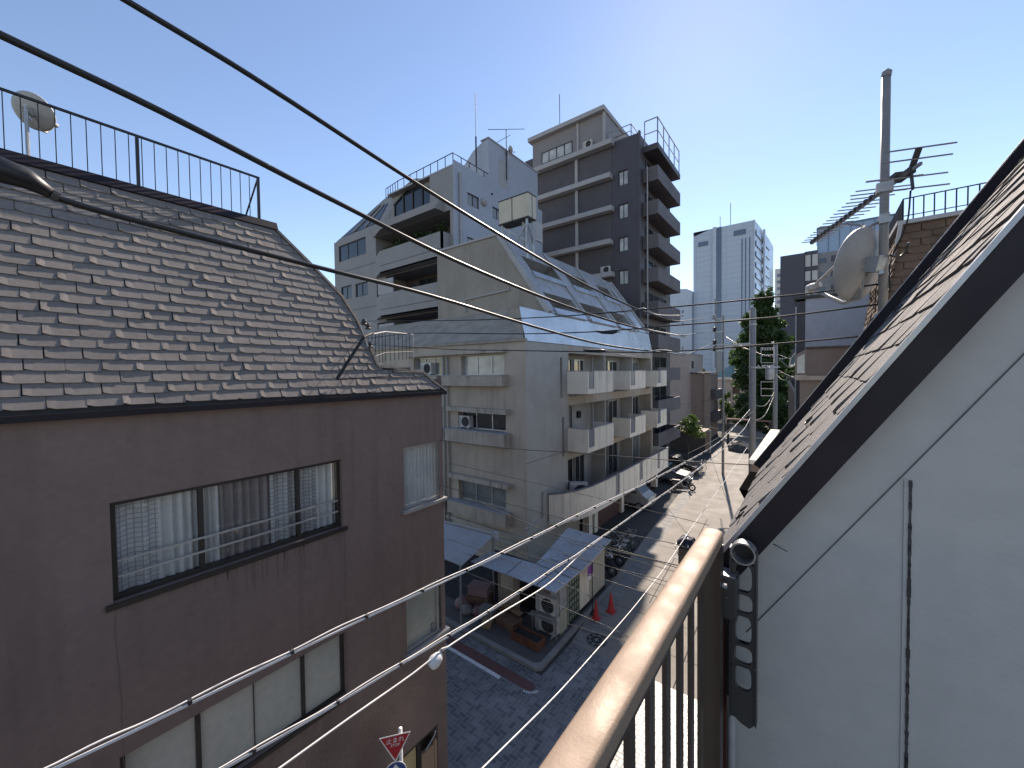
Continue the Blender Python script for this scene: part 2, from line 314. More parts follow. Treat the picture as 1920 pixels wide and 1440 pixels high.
# ================================================================== SETTING
def sheet(name, pts, z, m): return struct(MB().face([(x, y, z) for x, y in pts]), name, m, fix=False)
sheet('ground', [(-900, -300), (900, -300), (900, 1500), (-900, 1500)], 0, m_asph)
road_l = [(-6.35, 11.4), (-6.9, 16), (-7.1, 20), (-7.9, 32), (-8.6, 47), (-9.8, 70), (-13, 120)]
road_r = [(-.75, 11.4), (-.8, 16), (-1.2, 22), (-2.4, 32), (-3.6, 47), (-4.5, 70), (-7, 120)]
interp_x = lambda y: -6.3+(-6.85+6.3)*(y-11.4)/8.6 if y < 20 else -6.85+(-7.6+6.85)*(y-20)/12
sheet('road', road_l+road_r[::-1], .004, m_road)
def herring():
    """Herringbone block paving, 20 x 10 cm blocks, as a node pattern on the object's own x-y plane."""
    m = bpy.data.materials.new('blue_grey_block_paving'); m.use_nodes = True; nt = m.node_tree; N = nt.nodes; L = nt.links; b = N['Principled BSDF']
    b.inputs['Roughness'].default_value = .42; b.inputs['Specular IOR Level'].default_value = .6
    tc = N.new('ShaderNodeTexCoord'); mp = N.new('ShaderNodeMapping'); mp.inputs['Rotation'].default_value = (0, 0, math.radians(0)); mp.inputs['Scale'].default_value = (8.5, 8.5, 8.5)
    L.new(tc.outputs['Object'], mp.inputs[0]); sp = N.new('ShaderNodeSeparateXYZ'); L.new(mp.outputs[0], sp.inputs[0])
    def mt(op, a, c=None, d=None):
        k = N.new('ShaderNodeMath'); k.operation = op
        for i, x in enumerate((a, c, d)):
            if x is None: continue
            if isinstance(x, (int, float)): k.inputs[i].default_value = x
            else: L.new(x, k.inputs[i])
        return k.outputs[0]
    X, Y = sp.outputs[0], sp.outputs[1]; fx, fy = mt('FLOOR', X), mt('FLOOR', Y)
    k = mt('FLOORED_MODULO', mt('SUBTRACT', fx, fy), 4)          # 0,1: lying block; 2,3: standing block
    horiz = mt('LESS_THAN', k, 1.5); lx, ly = mt('FRACT', X), mt('FRACT', Y)
    first = mt('LESS_THAN', mt('FLOORED_MODULO', k, 2), .5)
    # lying pair: cells k=0 (left half), k=1 (right half); standing pair: cells k=3 (lower half), k=2 (upper half)
    hu = mt('ADD', lx, mt('SUBTRACT', 1, first)); vu = mt('ADD', ly, first)
    along = mt('ADD', mt('MULTIPLY', hu, horiz), mt('MULTIPLY', vu, mt('SUBTRACT', 1, horiz)))
    across = mt('ADD', mt('MULTIPLY', ly, horiz), mt('MULTIPLY', lx, mt('SUBTRACT', 1, horiz)))
    ed = mt('MINIMUM', mt('MINIMUM', along, mt('SUBTRACT', 2, along)), mt('MINIMUM', across, mt('SUBTRACT', 1, across)))
    mr = N.new('ShaderNodeMapRange'); mr.inputs[1].default_value = .03; mr.inputs[2].default_value = .09; L.new(ed, mr.inputs[0])
    bx = mt('SUBTRACT', fx, mt('MULTIPLY', mt('SUBTRACT', 1, first), horiz)); by = mt('SUBTRACT', fy, mt('MULTIPLY', first, mt('SUBTRACT', 1, horiz)))
    cb = N.new('ShaderNodeCombineXYZ'); L.new(bx, cb.inputs[0]); L.new(by, cb.inputs[1]); L.new(horiz, cb.inputs[2])
    wn = N.new('ShaderNodeTexWhiteNoise'); L.new(cb.outputs[0], wn.inputs['Vector'])
    cr = N.new('ShaderNodeValToRGB'); L.new(wn.outputs['Value'], cr.inputs[0]); e = cr.color_ramp
    e.elements[0].color = (.085, .088, .095, 1); e.elements[1].color = (.19, .19, .19, 1)
    n2 = N.new('ShaderNodeTexNoise'); n2.inputs['Scale'].default_value = .8; n2.inputs['Detail'].default_value = 6; L.new(tc.outputs['Object'], n2.inputs['Vector'])
    hs = N.new('ShaderNodeHueSaturation'); L.new(cr.outputs[0], hs.inputs['Color']); m2 = N.new('ShaderNodeMapRange'); m2.inputs[1].default_value = .3; m2.inputs[2].default_value = .7; m2.inputs[3].default_value = .75; m2.inputs[4].default_value = 1.25
    L.new(n2.outputs['Fac'], m2.inputs[0]); L.new(m2.outputs[0], hs.inputs['Value'])
    mx = N.new('ShaderNodeMix'); mx.data_type = 'RGBA'; L.new(mr.outputs[0], mx.inputs['Factor']); mx.inputs['A'].default_value = (.24, .24, .235, 1); L.new(hs.outputs[0], mx.inputs['B']); L.new(mx.outputs['Result'], b.inputs['Base Color'])
    bp = N.new('ShaderNodeBump'); bp.inputs['Strength'].default_value = .5; bp.inputs['Distance'].default_value = .012
    hgt = mt('ADD', mr.outputs[0], mt('MULTIPLY', wn.outputs['Value'], .7)); L.new(hgt, bp.inputs['Height']); L.new(bp.outputs[0], b.inputs['Normal'])
    return m
m_herr = herring()
sheet('block_paving', [(-40, 5.6), (-5.8, 5.6), (-5.8, -30), (-.75, -30), (-.75, 11.4), (-6.35, 11.4), (-6.35, 9.6), (-40, 9.6)], .004, m_herr)
# drain channels and dark seams in the road
sheet('drain_strip', [(-6.3, 11.4), (-5.85, 11.4), (-6.3, 20), (-7.1, 32), (-7.6, 32), (-6.85, 20)], .008, m_kerb)
for k in range(34):
    y = 11.6+k*.6; xl = interp_x(y); sheet('drain_seam', [(xl, y), (xl+.46, y), (xl+.46, y+.02), (xl, y+.02)], .0115, m_asph)
for k, (a, b) in enumerate((((-4.35, 11.4), (-5.05, 26)), ((-5.0, 15.2), (-5.5, 24)), ((-3.1, 11.4), (-3.4, 24)))):
    n = .018; sheet('road_seam', [(a[0]-n, a[1]), (a[0]+n, a[1]), (b[0]+n, b[1]), (b[0]-n, b[1])], .008, m_asph)
for y in (12.6, 14.3, 16.2, 18.3, 20.6): sheet('road_seam', [(-6.3, y), (-.9, y+.25), (-.9, y+.275), (-6.3, y+.025)], .0085, m_pave)
sheet('asphalt_patch', [(-5.3, 19.6), (-4.5, 19.7), (-4.4, 21.6), (-5.2, 21.5)], .012, m_conc)
sheet('red_road_strip', [(-40, 8.88), (-6.6, 8.88), (-6.3, 8.93), (-6.22, 9.1), (-6.4, 9.22), (-40, 9.25)], .008, m_redroad)
sheet('road_line', [(-40, 8.74), (-7.3, 8.74), (-7.3, 8.86), (-40, 8.86)], .008, m_whiteline)
mb = MB()
for k in range(7):
    a0, a1 = -math.pi/2+.1+k*.22, -math.pi/2+.25+k*.22; c = (-6.5, 9.06)
    mb.face([(c[0]+.33*math.cos(a0)*1.2, c[1]+.27*math.sin(a0), .012), (c[0]+.33*math.cos(a1)*1.2, c[1]+.27*math.sin(a1), .012), (c[0]+.26*math.cos(a1)*1.2, c[1]+.2*math.sin(a1), .012), (c[0]+.26*math.cos(a0)*1.2, c[1]+.2*math.sin(a0), .012)])
struct(mb, 'road_line', m_whiteline, fix=False)
sheet('yard_shade', [(-15.5, 10.75), (-8.3, 10.75), (-8.3, 14.05), (-15.5, 14.05)], .104, mat('dark_canopy_shade', (.03, .028, .028), .8))  # near-black sheet over the pavement, painting in the shade under the canopy
mb = MB(); mb.prism([(-40, 9.78, 0), (-6.75, 9.78, 0), (-6.62, 9.9, 0), (-6.72, 15.6, 0), (-10.0, 15.6, 0), (-10.0, 40, 0), (-40, 40, 0)], (0, 0, .1)); struct(mb, 'pavement', m_pave)
mb = MB(); mb.prism([(-40, 9.6, 0), (-6.6, 9.6, 0), (-6.44, 9.75, 0), (-6.56, 15.75, 0), (-6.7, 15.75, 0), (-6.6, 9.9, 0), (-6.75, 9.77, 0), (-40, 9.77, 0)], (0, 0, .13)); struct(mb, 'kerb', m_kerb, bevel=.015)
# ------------------------------------------------------------------ manhole cover on the road
t = thing('manhole_cover', (-5.72, 12.0, .012), 'round black manhole cover with pale worn pattern set in the road before the herringbone paving', 'manhole cover')
mb = MB(); mb.lathe((-5.72, 12.0, .008), [(.36, 0), (.36, .012), (0, .014)], 28); mb.build('cover', m_black, t)
mb = MB(); c = V(-5.72, 12.0, 0)
for r in (.33, .2): mb.lathe(c, [(r, .0205), (r, .026), (r+.022, .026), (r+.022, .0205)], 28)
for k in range(8):
    a = k*math.pi/4; mb.box(-5.72+math.cos(a)*.26-.035, -5.72+math.cos(a)*.26+.035, 12+math.sin(a)*.26-.03, 12+math.sin(a)*.26+.03, .021, .027)
mb.box(-5.80, -5.64, 11.97, 12.03, .021, .027); mb.box(-5.75, -5.69, 11.9, 12.1, .0215, .0265); mb.build('pattern', m_kerb, t)

# ================================================================== BROWN BUILDING (across the street, near left)
XB, YB = -5.85, 5.36
bt = thing('brown_building', (-8.5, 1.5, 0), 'brown rendered house with grey shingle mansard roof and curtained windows beside the street', 'building')
fb = Fac((XB, 0, 0), (0, 1, 0), (1, 0, 0))
ops = [(.69, 3.25, 6.62, 7.69, .14), (4.42, YB, 6.55, 7.68, .10), (.69, 3.25, 3.93, 4.95, .14), (4.42, YB, 3.9, 4.98, .10), (2.6, YB-.25, 0, 2.09, .8)]
mb = MB(); fb.wall(mb, -7, YB, 0, 8.64, ops)
fe = Fac((XB, YB, 0), (-1, 0, 0), (0, 1, 0)); fe.wall(mb, 0, 7, 0, 8.9, [(0, .9, 6.55, 7.68, .1), (0, .9, 3.9, 4.98, .1)])
mb.face([(-13, -7, 0), (-13, YB, 0), (-13, YB, 8.9), (-13, -7, 8.9)]); mb.face([(XB, -7, 0), (-13, -7, 0), (-13, -7, 8.9), (XB, -7, 8.9)])
mb.build('wall', m_brown, bt, fix=False)
mb = MB(); fb.wall(mb, -7, YB, 2.1, 3.6, []); m_ = mb.v; mb.v = [(x+.004, y, z) for x, y, z in mb.v]; mb.build('tiled_band', m_browntile, bt, fix=False)
part(bt, 'wall_stain', m_brown, lambda mb: fb.box(mb, 3.262, 3.275, 3.2, 6.6, .002, .006))
# upper strip window with curtains and guard rails
def curt_window(u0, u1, z0, z1, split, lace, rails):
    w = window(fb, bt, u0, u1, z0, z1, rec=.1, fr=.05, pm=m_glass, split=split, sill=.03)
    for (a, b, mt_, n) in lace: pleats(fb, a, b, z0+.03, z1-.03, -.18, n, .035).build('curtain', mt_, w, smooth=True)
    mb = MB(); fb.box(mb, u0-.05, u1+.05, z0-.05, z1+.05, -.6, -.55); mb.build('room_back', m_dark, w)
    if rails:
        mb = MB()
        for z in rails: fb.box(mb, u0+.05, u1-.05, z, z+.022, -.07, -.05)
        mb.build('guard_rail', m_alu, w)
    return w
curt_window(.69, 3.25, 6.62, 7.69, [1.48, 2.62], [(.72, 1.12, m_lace, 2), (1.10, 1.47, m_curtain, 4), (1.49, 1.72, m_curtain, 3), (1.7, 2.3, m_mauve, 6), (2.28, 2.62, m_lace, 2), (2.64, 2.95, m_lace, 2), (2.93, 3.22, m_curtain, 3)], (6.86, 7.03))
def corner_window(z0, z1, cur):
    w = window(fb, bt, 4.42, YB-.002, z0, z1, rec=.06, fr=.035, pm=m_glass, cols=1, split=[5.2] if not cur else None, fm=m_alu, sill=.07)
    mb = MB(); fe.box(mb, .02, .88, z0+.03, z1-.03, -.07, -.06); mb.build('pane', m_glass, w)
    mb = MB(); fb.box(mb, 4.35, YB-.01, z0-.02, z0-.002, -.9, -.12); mb.build('sill', m_alu, w)
    if cur:
        pleats(fb, 4.44, 5.33, z0+.03, z1-.02, -.13, 11, .025).build('curtain', m_curtain, w, smooth=True)
    else:
        mb = MB(); fb.box(mb, 4.44, 5.32, z0+.03, z1-.02, -.11, -.10); mb.build('blind', m_frost, w)
        mb = MB(); fb.box(mb, 5.06, 5.12, z0+.01, z0+.2, -.095, -.075); mb.build('vase', m_greypane, w)
    mb = MB(); fb.box(mb, 4.3, YB-.12, z0-.05, z1+.05, -.95, -.9); mb.build('room_back', m_frost if not cur else m_dark, w)
corner_window(6.55, 7.68, True); corner_window(3.9, 4.98, False)
w = window(fb, bt, .69, 3.25, 3.93, 4.95, rec=.1, fr=.05, pm=m_frost, split=[1.38, 2.62], sill=.03)
part(w, 'mullion', m_darkgrey, lambda mb: fb.box(mb, 1.98, 1.99, 3.98, 4.9, -.105, -.09))
RS = random.Random(17); mst = mat('drip_stain', (.145, .102, .086), .8, .1)
for (ua, ub, z, n_, lm) in ((1.9, 3.24, 6.59, 26, .5), (.7, 1.9, 6.59, 9, .25), (4.45, 5.3, 6.5, 6, .3), (.7, 3.2, 3.9, 12, .3)):
    for k in range(n_):
        u = RS.uniform(ua, ub); l = RS.uniform(.06, lm); w_ = RS.uniform(.003, .012)
        part(bt, 'drip_stain', mst, lambda mb: mb.face([fb.P(u-w_, z, .0025), fb.P(u+w_, z, .0025), fb.P(u+w_*.7, z-l*.7, .0025), fb.P(u, z-l, .0025), fb.P(u-w_*.6, z-l*.6, .0025)]), fix=False)
for (u, z0, z1) in ((.70, 6.6, 4.2), (3.27, 6.62, 4.9)):
    mb = MB(); p = u; z = z0
    while z > z1: q = p+RS.uniform(-.012, .012); mb.face([fb.P(p-.003, z, .003), fb.P(p+.003, z, .003), fb.P(q+.003, z-.12, .003), fb.P(q-.003, z-.12, .003)]); p = q; z -= .12
    mb.build('wall_crack', mst, bt, fix=False)
# door recess
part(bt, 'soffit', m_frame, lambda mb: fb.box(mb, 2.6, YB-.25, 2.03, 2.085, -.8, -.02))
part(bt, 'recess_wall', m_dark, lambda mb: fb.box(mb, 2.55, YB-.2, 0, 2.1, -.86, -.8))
d = part(bt, 'door', mat('cream_shop_door', (.52, .40, .20), .45, .06), lambda mb: fb.box(mb, 4.25, 4.62, .02, 2.0, -.12, -.07))
part(d, 'door_frame', m_frame, lambda mb: (fb.box(mb, 4.16, 4.24, 0, 2.03, -.14, -.03), fb.box(mb, 4.63, 4.7, 0, 2.03, -.14, -.03)))
d = part(bt, 'door', mat('tan_panel_door', (.36, .235, .155), .5, .06), lambda mb: fb.box(mb, 4.74, 5.08, .02, 1.75, -.1, -.04), label=None) if False else part(bt, 'door', mat('tan_panel_door', (.36, .235, .155), .5, .06), lambda mb: (fb.box(mb, 4.74, 5.08, .02, 1.72, -.1, -.04), fb.box(mb, 4.72, 4.78, .02, 1.75, -.11, -.02), fb.box(mb, 5.04, 5.1, .02, 1.8, -.11, -.02)))
part(d, 'handle', m_alu, lambda mb: mb.tube([fb.P(4.8, 1.8, 0), fb.P(5.0, 1.95, .02), fb.P(5.06, 2.0, .0)], .012))
# mansard roof: steep plane from the eave to the flat top, cut by a sloping verge at the far end, with a low apron
XT = -7.0
WM = Vector((XT-XB-.06, 0, 11.40-8.66)).normalized(); NM = WM.cross(Vector((0, 1, 0))); NM = NM if NM.x > 0 else -NM
fr_ = Fac((XB+.06, 0, 8.66), (0, 1, 0), NM, WM); LS = (11.40-8.66)/WM.z
def interp(tab, x):
    for (a, ya), (b, yb) in zip(tab, tab[1:]):
        if x <= b: return ya+(yb-ya)*max(0, (x-a))/(b-a)
    return tab[-1][1]
verge = [(0, 5.42)]
for u, v in ((812, 716), (792, 698), (768, 692), (735, 697), (708, 688), (703, 676), (692, 650), (668, 600), (640, 556), (578, 492), (515, 430)):
    q = onpl(u, v, fr_.o, NM)-fr_.o; verge.append((q.dot(WM), q.y))
verge[1:5] = [(t, y) for t, y in verge[1:5]]
verge = sorted(verge); YT = verge[-1][1]
shingles(fr_, 22, .133, .262, lambda t: -6.5, lambda t: interp(verge, t), z0=.05, th=.017, curl=.016).build('roof', m_shingle, bt, fix=False)
rf = [o for o in bt.children if o.name.startswith('roof')][0]
mb = MB(); mb.prism([fr_.P(-6.5, 0, -.002), *[fr_.P(y-.01, t, -.002) for t, y in verge], fr_.P(-6.5, verge[-1][0], -.002)], -NM*.12); mb.build('underlay', m_under, rf)
mb = MB(); fr_.box(mb, -6.5, YT+.04, LS-.03, LS+.1, -.05, .035); mb.build('top_flashing', m_fascia, rf)
mb = MB()
for (t0, y0), (t1, y1) in zip(verge, verge[1:]): mb.beam(fr_.P(y0, t0, .0), fr_.P(y1, t1, .0), .05, .06, up=NM)
mb.build('verge_trim', m_frame, rf)
mb = MB(); mb.box(XB-.02, XB+.1, -7, YB+.05, 8.60, 8.665); mb.build('eave_trim', m_fascia, rf)
mb = MB(); mb.prism([(XT-.02, -6.5, 11.37), (XT-.02, YT-.06, 11.37), (-13, YT-.06, 11.37), (-13, -6.5, 11.37)], (0, 0, .06)); mb.prism([(-6.1, 3.9, 8.95), (-6.1, 4.6, 8.95), (-13, 4.6, 8.95), (-13, 3.9, 8.95)], (0, 0, .05))
for (t0, y0), (t1, y1) in zip(verge[5:], verge[6:]):
    a, b = fr_.P(y0, t0, -.05), fr_.P(y1, t1, -.05); mb.face([a, b, (-13, b.y, b.z), (-13, a.y, a.z)])
mb.build('flat_roof', m_under, rf, fix=False)
# rooftop railing
t = thing('rooftop_railing', (-7.06, 0, 11.42), 'thin black metal railing along the edge of the shingled mansard roof', 'railing')
XR = XT-.06; RT = onx(240, 249, XR).z; RB = 11.48; YE = onx(485, 380, XR).y; PS = [YE, onx(258, 300, XR).y]; PS += [PS[1]-(YE-PS[1])*k for k in (1, 2, 3)]
part(t, 'top_rail', m_rail, lambda mb: mb.beam((XR, -6.4, RT), (XR, YE+.02, RT), .03, .025))
part(t, 'bottom_rail', m_rail, lambda mb: mb.beam((XR, -6.4, RB), (XR, YE, RB), .03, .03))
for y in PS: part(t, 'post', m_rail, lambda mb: mb.beam((XR, y, RB-.06), (XR, y, RT), .034))
part(t, 'brace', m_rail, lambda mb: mb.beam((XR, YE, RT), (XR-.85, YE, RB-.05), .02))
y = YE-.125
while y > -4:
    if min(abs(y-q) for q in PS) > .03: part(t, 'baluster', m_rail, lambda mb: mb.beam((XR, y, RB), (XR, y, RT-.01), .009))
    y -= .125
def dish(name, c, aim, r, label, stand, m=None, group=None, arm_up=(0, 0, -1), m2=None):
    """Offset satellite dish: shallow bowl facing AIM, feed arm with LNB, rear bracket."""
    c = Vector(c); ax = Vector(aim).normalized(); t = thing(name, c, label, 'satellite dish', group); m = m or m_dish
    mb = MB(); mb.lathe(c, [(0, -r*.22), (r*.5, -r*.17), (r*.85, -r*.05), (r, 0), (r, .012), (r*.85, -r*.03), (r*.5, -r*.14), (0, -r*.19)], 36, ax); mb.build('reflector', m, t, smooth=True)
    up = Vector(arm_up); dn = (up-ax*up.dot(ax)).normalized(); p0 = c+dn*r*.9-ax*r*.1; p1 = c+dn*r*1.05+ax*r*.2; p2 = c+dn*r*.62+ax*r*1.25
    a = part(t, 'feed_arm', m, lambda mb: mb.tube([c-ax*r*.2, p0-ax*.02, p1, p2], r*.055, 8), smooth=True)
    part(a, 'feed_horn', m, lambda mb: mb.lathe(p2+dn*r*.05, [(0, 0), (r*.13, 0), (r*.13, r*.1), (r*.09, r*.25), (r*.09, r*.34), (0, r*.34)], 14, (c-p2)))
    sd_ = ax.cross(dn).normalized(); sd_ = sd_ if (sd_.x*(-1)) > 0 else -sd_
    part(t, 'stay', m, lambda mb: mb.tube([c+sd_*r*.9, p2+(c-p2).normalized()*r*.15], r*.035, 6))
    part(t, 'mount_bracket', m2 or m_steel, lambda mb: (mb.beam(c-ax*r*.15, c-ax*r*.5, r*.34, r*.4), mb.beam(c-ax*r*.5+V(0, 0, r*.2), Vector(stand)+V(0, 0, r*.2), r*.1, r*.1), mb.beam(c-ax*r*.5-V(0, 0, r*.2), Vector(stand)-V(0, 0, r*.2), r*.1, r*.1)))
    return t
cdish = onx(63, 209, -7.5)
t = dish('satellite_dish', cdish, (-.55, .5, .42), .205, 'pale satellite dish seen from behind, behind the black rooftop railing at far left', cdish+V(.05, -.02, -.1))
part(t, 'mast', m_steel, lambda mb: mb.tube([cdish+V(.07, -.06, .02), cdish+V(.07, -.06, -.62)], .018))
t = thing('rooftop_unit', onx(380, 392, -8.6), 'grey slatted equipment box on the flat roof behind the railing brace', 'air conditioner')
p = onx(378, 398, -8.6)
u1 = part(t, 'casing', m_galv, lambda mb: mb.box(p.x-.35, p.x, p.y-.42, p.y+.42, 11.43, p.z+.16)); part(t, 'grille', m_acg, lambda mb: [mb.box(p.x, p.x+.012, p.y-.36, p.y+.36, p.z-.3+k*.07, p.z-.265+k*.07) for k in range(6)])
# low terrace fence behind the brown building
t = thing('terrace_fence', onx(735, 650, -7.4), 'thin grey rail fence with vertical bars just past the shingled verge', 'fence')
fp = [(onx(690, 628, -6.6)), (onx(722, 622, -7.2)), (onx(774, 627, -8.2))]
part(t, 'top_rail', m_galv, lambda mb: mb.tube(fp, .014, 6))
part(t, 'bottom_rail', m_rail, lambda mb: mb.tube([p-V(0, 0, .44) for p in fp], .010, 6))
for k in range(13):
    q = fp[0].lerp(fp[1], k/5) if k < 5 else fp[1].lerp(fp[2], (k-5)/7)
    part(t, 'bar', m_rail if k < 12 else m_steel, lambda mb: mb.tube([q, q-V(0, 0, .62)], .008 if k < 12 else .02, 5))
t = thing('roof_strut', onx(668, 672, -5.9), 'black diagonal strut with insulators standing on the grey shingles at the verge', 'bracket')
a, b = onx(632, 710, -5.78), onx(682, 632, -5.85)
part(t, 'strut', m_black, lambda mb: mb.beam(a, b, .035)); part(t, 'arm', m_black, lambda mb: mb.tube([b, onx(690, 628, -5.9), onx(700, 624, -6.0)], .02))
part(t, 'foot', m_black, lambda mb: mb.beam(onx(632, 712, -5.78), onx(730, 705, -5.85), .03, .012))
for q in (onx(683, 604, -5.95), onx(690, 612, -5.95), onx(694, 646, -5.95)): part(t, 'insulator', m_darkgrey, lambda mb: mb.lathe(q-V(0, 0, .05), [(0, 0), (.04, 0), (.045, .02), (.025, .04), (.045, .06), (.03, .1), (0, .1)], 10))
part(t, 'bracket', m_alu, lambda mb: (mb.beam(onx(676, 610, -6), onx(690, 650, -5.95), .05, .02), mb.beam(onx(676, 606, -6), onx(694, 606, -6), .04, .03)))

# ================================================================== BEIGE APARTMENT BLOCK (corner across the side street)
YG, XG, YGE = 14.1, -10.0, 31.2
at = thing('beige_apartment_block', (-14, 22, 0), 'stained beige apartment block with cream balconies and a sloping metal roof', 'building')
fl = Fac((0, YG, 0), (1, 0, 0), (0, -1, 0)); fs = Fac((XG, 0, 0), (0, 1, 0), (1, 0, 0))
lops = [(-13.95, -11.2, 8.93, 9.87, .3), (-14.2, -11.15, 6.28, 7.12, .35), (-14.25, -11.2, 2.66, 3.75, .3), (-17.6, -15.35, 8.93, 9.9, .3), (-17.6, -15.35, 6.2, 7.1, .3), (-17.6, -15.35, 2.7, 3.7, .3)]
sops = [(17.05, 17.28, 7.75, 9.75, .25), (17.2, 17.42, 4.75, 6.75, .25), (17.9, 30.8, 7.75, 10.0, .9), (17.9, 30.8, 4.85, 7.3, .9), (17.6, 31.0, 1.95, 4.5, .9), (19.0, 31.1, 0, 1.75, 4.5)]
mb = MB(); fl.wall(mb, -24, XG, 0, 10.55, lops); mb.face([(-24, YG, 0), (-24, YGE, 0), (-24, YGE, 12), (-24, YG, 10.55)]); mb.face([(-24, YGE, 0), (XG, YGE, 0), (XG, YGE, 10.4), (-24, YGE, 12)])
mb.build('side_wall', m_beige, at, fix=False)
mb = MB(); fs.wall(mb, YG, 17.75, 0, 10.4, [o for o in sops if o[1] < 17.6]); mb.build('corner_wall', m_beigel, at, fix=False)
mb = MB(); fs.wall(mb, 17.75, YGE, 0, 10.4, [(max(o[0], 17.751), *o[1:]) for o in sops if o[1] > 17.7]); mb.build('street_wall', m_beige, at, fix=False)
mb = MB()
for o in sops:
    if o[1] > 17.6: fs.box(mb, o[0], o[1], o[2]-.02, o[3]+.02, -o[4]-.15, -o[4])
mb.build('recess_wall', m_beigel, at)
for o in sops[:2]: part(at, 'slit_window', m_dark, lambda mb: fs.box(mb, o[0], o[1], o[2], o[3], -.24, -.2))
# windows of the side wall, their sill boxes and ledges
for k, (u0, u1, z0, z1, r) in enumerate(lops):
    pm = (m_palepane, m_darkpane, m_greypane, m_greypane, m_darkpane, m_greypane)[k]
    window(fl, at, u0, u1, z0, z1, cols=3, rec=r-.06, fr=.06, fm=m_alu, pm=pm)
for (u0, u1, z0, z1, d) in ((-14.95, -11.0, 8.42, 8.9, .42), (-14.75, -10.92, 5.65, 6.25, .42), (-14.65, -10.9, 2.05, 2.64, .42), (-17.9, -15.3, 8.42, 8.9, .42), (-17.9, -15.3, 5.65, 6.2, .42), (-17.9, -15.3, 2.05, 2.64, .42)):
    b_ = part(at, 'window_box', m_dirtycream, lambda mb: fl.box(mb, u0, u1, z0, z1, 0, d))
    part(b_, 'capping', m_ledge, lambda mb: fl.box(mb, u0-.03, u1+.03, z1, z1+.04, 0, d+.03))
    for q in range(1, 6): u = u0+(u1-u0)*q/6; part(b_, 'panel_joint', m_tan, lambda mb: fl.box(mb, u, u+.010, z0+.02, z1-.02, d, d+.004))
for (u0, u1, z0, z1, d) in ((-17.9, -11.05, 9.95, 10.08, .3), (-14.8, -10.93, 7.14, 7.36, .3), (-17.9, -15.3, 7.12, 7.3, .25), (-14.7, -10.85, 3.78, 4.0, .34)):
    part(at, 'ledge', m_dirtycream, lambda mb: fl.box(mb, u0, u1, z0, z1, 0, d))
for z in (1.55, 1.2): part(at, 'string_course', m_beigel, lambda mb: fl.box(mb, -24, -10.02, z, z+.16, 0, .1))
for u in (-15.15, -14.85): part(at, 'downpipe', m_beigel, lambda mb: mb.tube([fl.P(u, .3, .1), fl.P(u, 9.9, .1)], .05, 8), smooth=True)
part(at, 'conduit', m_ledge, lambda mb: mb.tube([onx(985, 992, XG+.05), onx(1018, 972, XG+.05), onx(1018, 924, XG+.05), onx(1066, 902, XG+.05)], .035, 6))
part(at, 'wall_seam', m_under, lambda mb: fs.box(mb, YG+.02, 17.7, 5.0, 5.02, 0, .004))
# street balconies: three bays on two storeys, angled near cheek, slot filled with blue-grey acrylic
def balcony(y0, y1, zb, zt, dep, slot):
    xo = XG+dep; t_ = .1; mb = MB()
    mb.box(XG, xo-t_, y0, y0+t_, zb, zt); mb.box(XG, xo-t_, y1-t_, y1, zb, zt)
    mb.box(xo-t_+.001, xo, y0, slot[0], zb, zt); mb.box(xo-t_+.001, xo, slot[1], y1, zb, zt); mb.box(xo-t_+.001, xo, slot[0], slot[1], zb, zb+.24)
    mb.box(XG, xo-t_, y0+t_+.001, y1-t_-.001, zb-.02, zb+.08)
    o = mb.build('balcony', m_cream, at)
    part(o, 'slot_panel', m_bluegrey, lambda m2: m2.box(xo-.06, xo-.03, slot[0], slot[1], zb+.241, zt-.03))
    part(o, 'capping', m_ledge, lambda m2: (m2.box(xo-t_-.015, xo+.015, y0-.015, slot[0], zt+.002, zt+.04), m2.box(xo-t_-.015, xo+.015, slot[1], y1, zt+.002, zt+.04), m2.box(XG, xo-t_-.016, y0-.015, y0+t_, zt+.002, zt+.04)))
    part(o, 'panel_joint', m_tan, lambda m2: [m2.box(xo-.002, xo+.003, y, y+.010, zb+.02, zt-.02) for y in (slot[1]+.6, slot[1]+1.4)])
    return o
for zb, zt in ((7.92, 9.05), (4.98, 6.15)):
    balcony(17.75, 20.9, zb, zt, 1.15, (17.86, 18.5)); balcony(23.4, 26.2, zb, zt, 1.15, (23.51, 24.3)); balcony(28.6, 30.95, zb, zt, 1.15, (28.71, 29.5))
# long lowest balcony with a curved near end
mb = MB(); pl = [(-9.9, 15.75), (-9.45, 16.3), (-9.1, 17.1), (-8.85, 18.2), (-8.75, 20), (-8.7, 30.8)]; z0, z1 = 1.9, 3.22
slots = [(20.8, 21.4), (24.6, 25.2), (28.2, 28.8)]
pts = pl[:-1]+[(-8.7, y) for s_ in slots for y in s_]+[(-8.7, 30.8)]
for (p, q) in zip(pts, pts[1:]):
    lo = z0+.2 if (p[1], q[1]) in slots else z1
    n = Vector((-(q[1]-p[1]), q[0]-p[0], 0)).normalized()*.1
    if n.x > 0: n = -n
    mb.prism([(*p, z0), (*q, z0), (q[0]+n.x, q[1]+n.y, z0), (p[0]+n.x, p[1]+n.y, z0)], (0, 0, lo-z0))
mb.prism([(x, y, z0-.12) for x, y in pl]+[(-10.0, 30.8, z0-.12), (-10.0, 15.75, z0-.12)], (0, 0, .118)); mb.box(-10, -8.8, 30.7, 30.79, z0, z1)
lb = mb.build('long_balcony', m_cream, at)
for s_ in slots: part(lb, 'slot_panel', m_bluegrey, lambda m2: m2.box(-8.78, -8.75, s_[0], s_[1], z0+.2, z1-.04))
mb = MB()
for (p, q) in zip(pl, pl[1:]): mb.beam((p[0]-.04, p[1], z1+.025), (q[0]-.04, q[1], z1+.025), .14, .045)
mb.build('capping', m_bluegrey, lb)
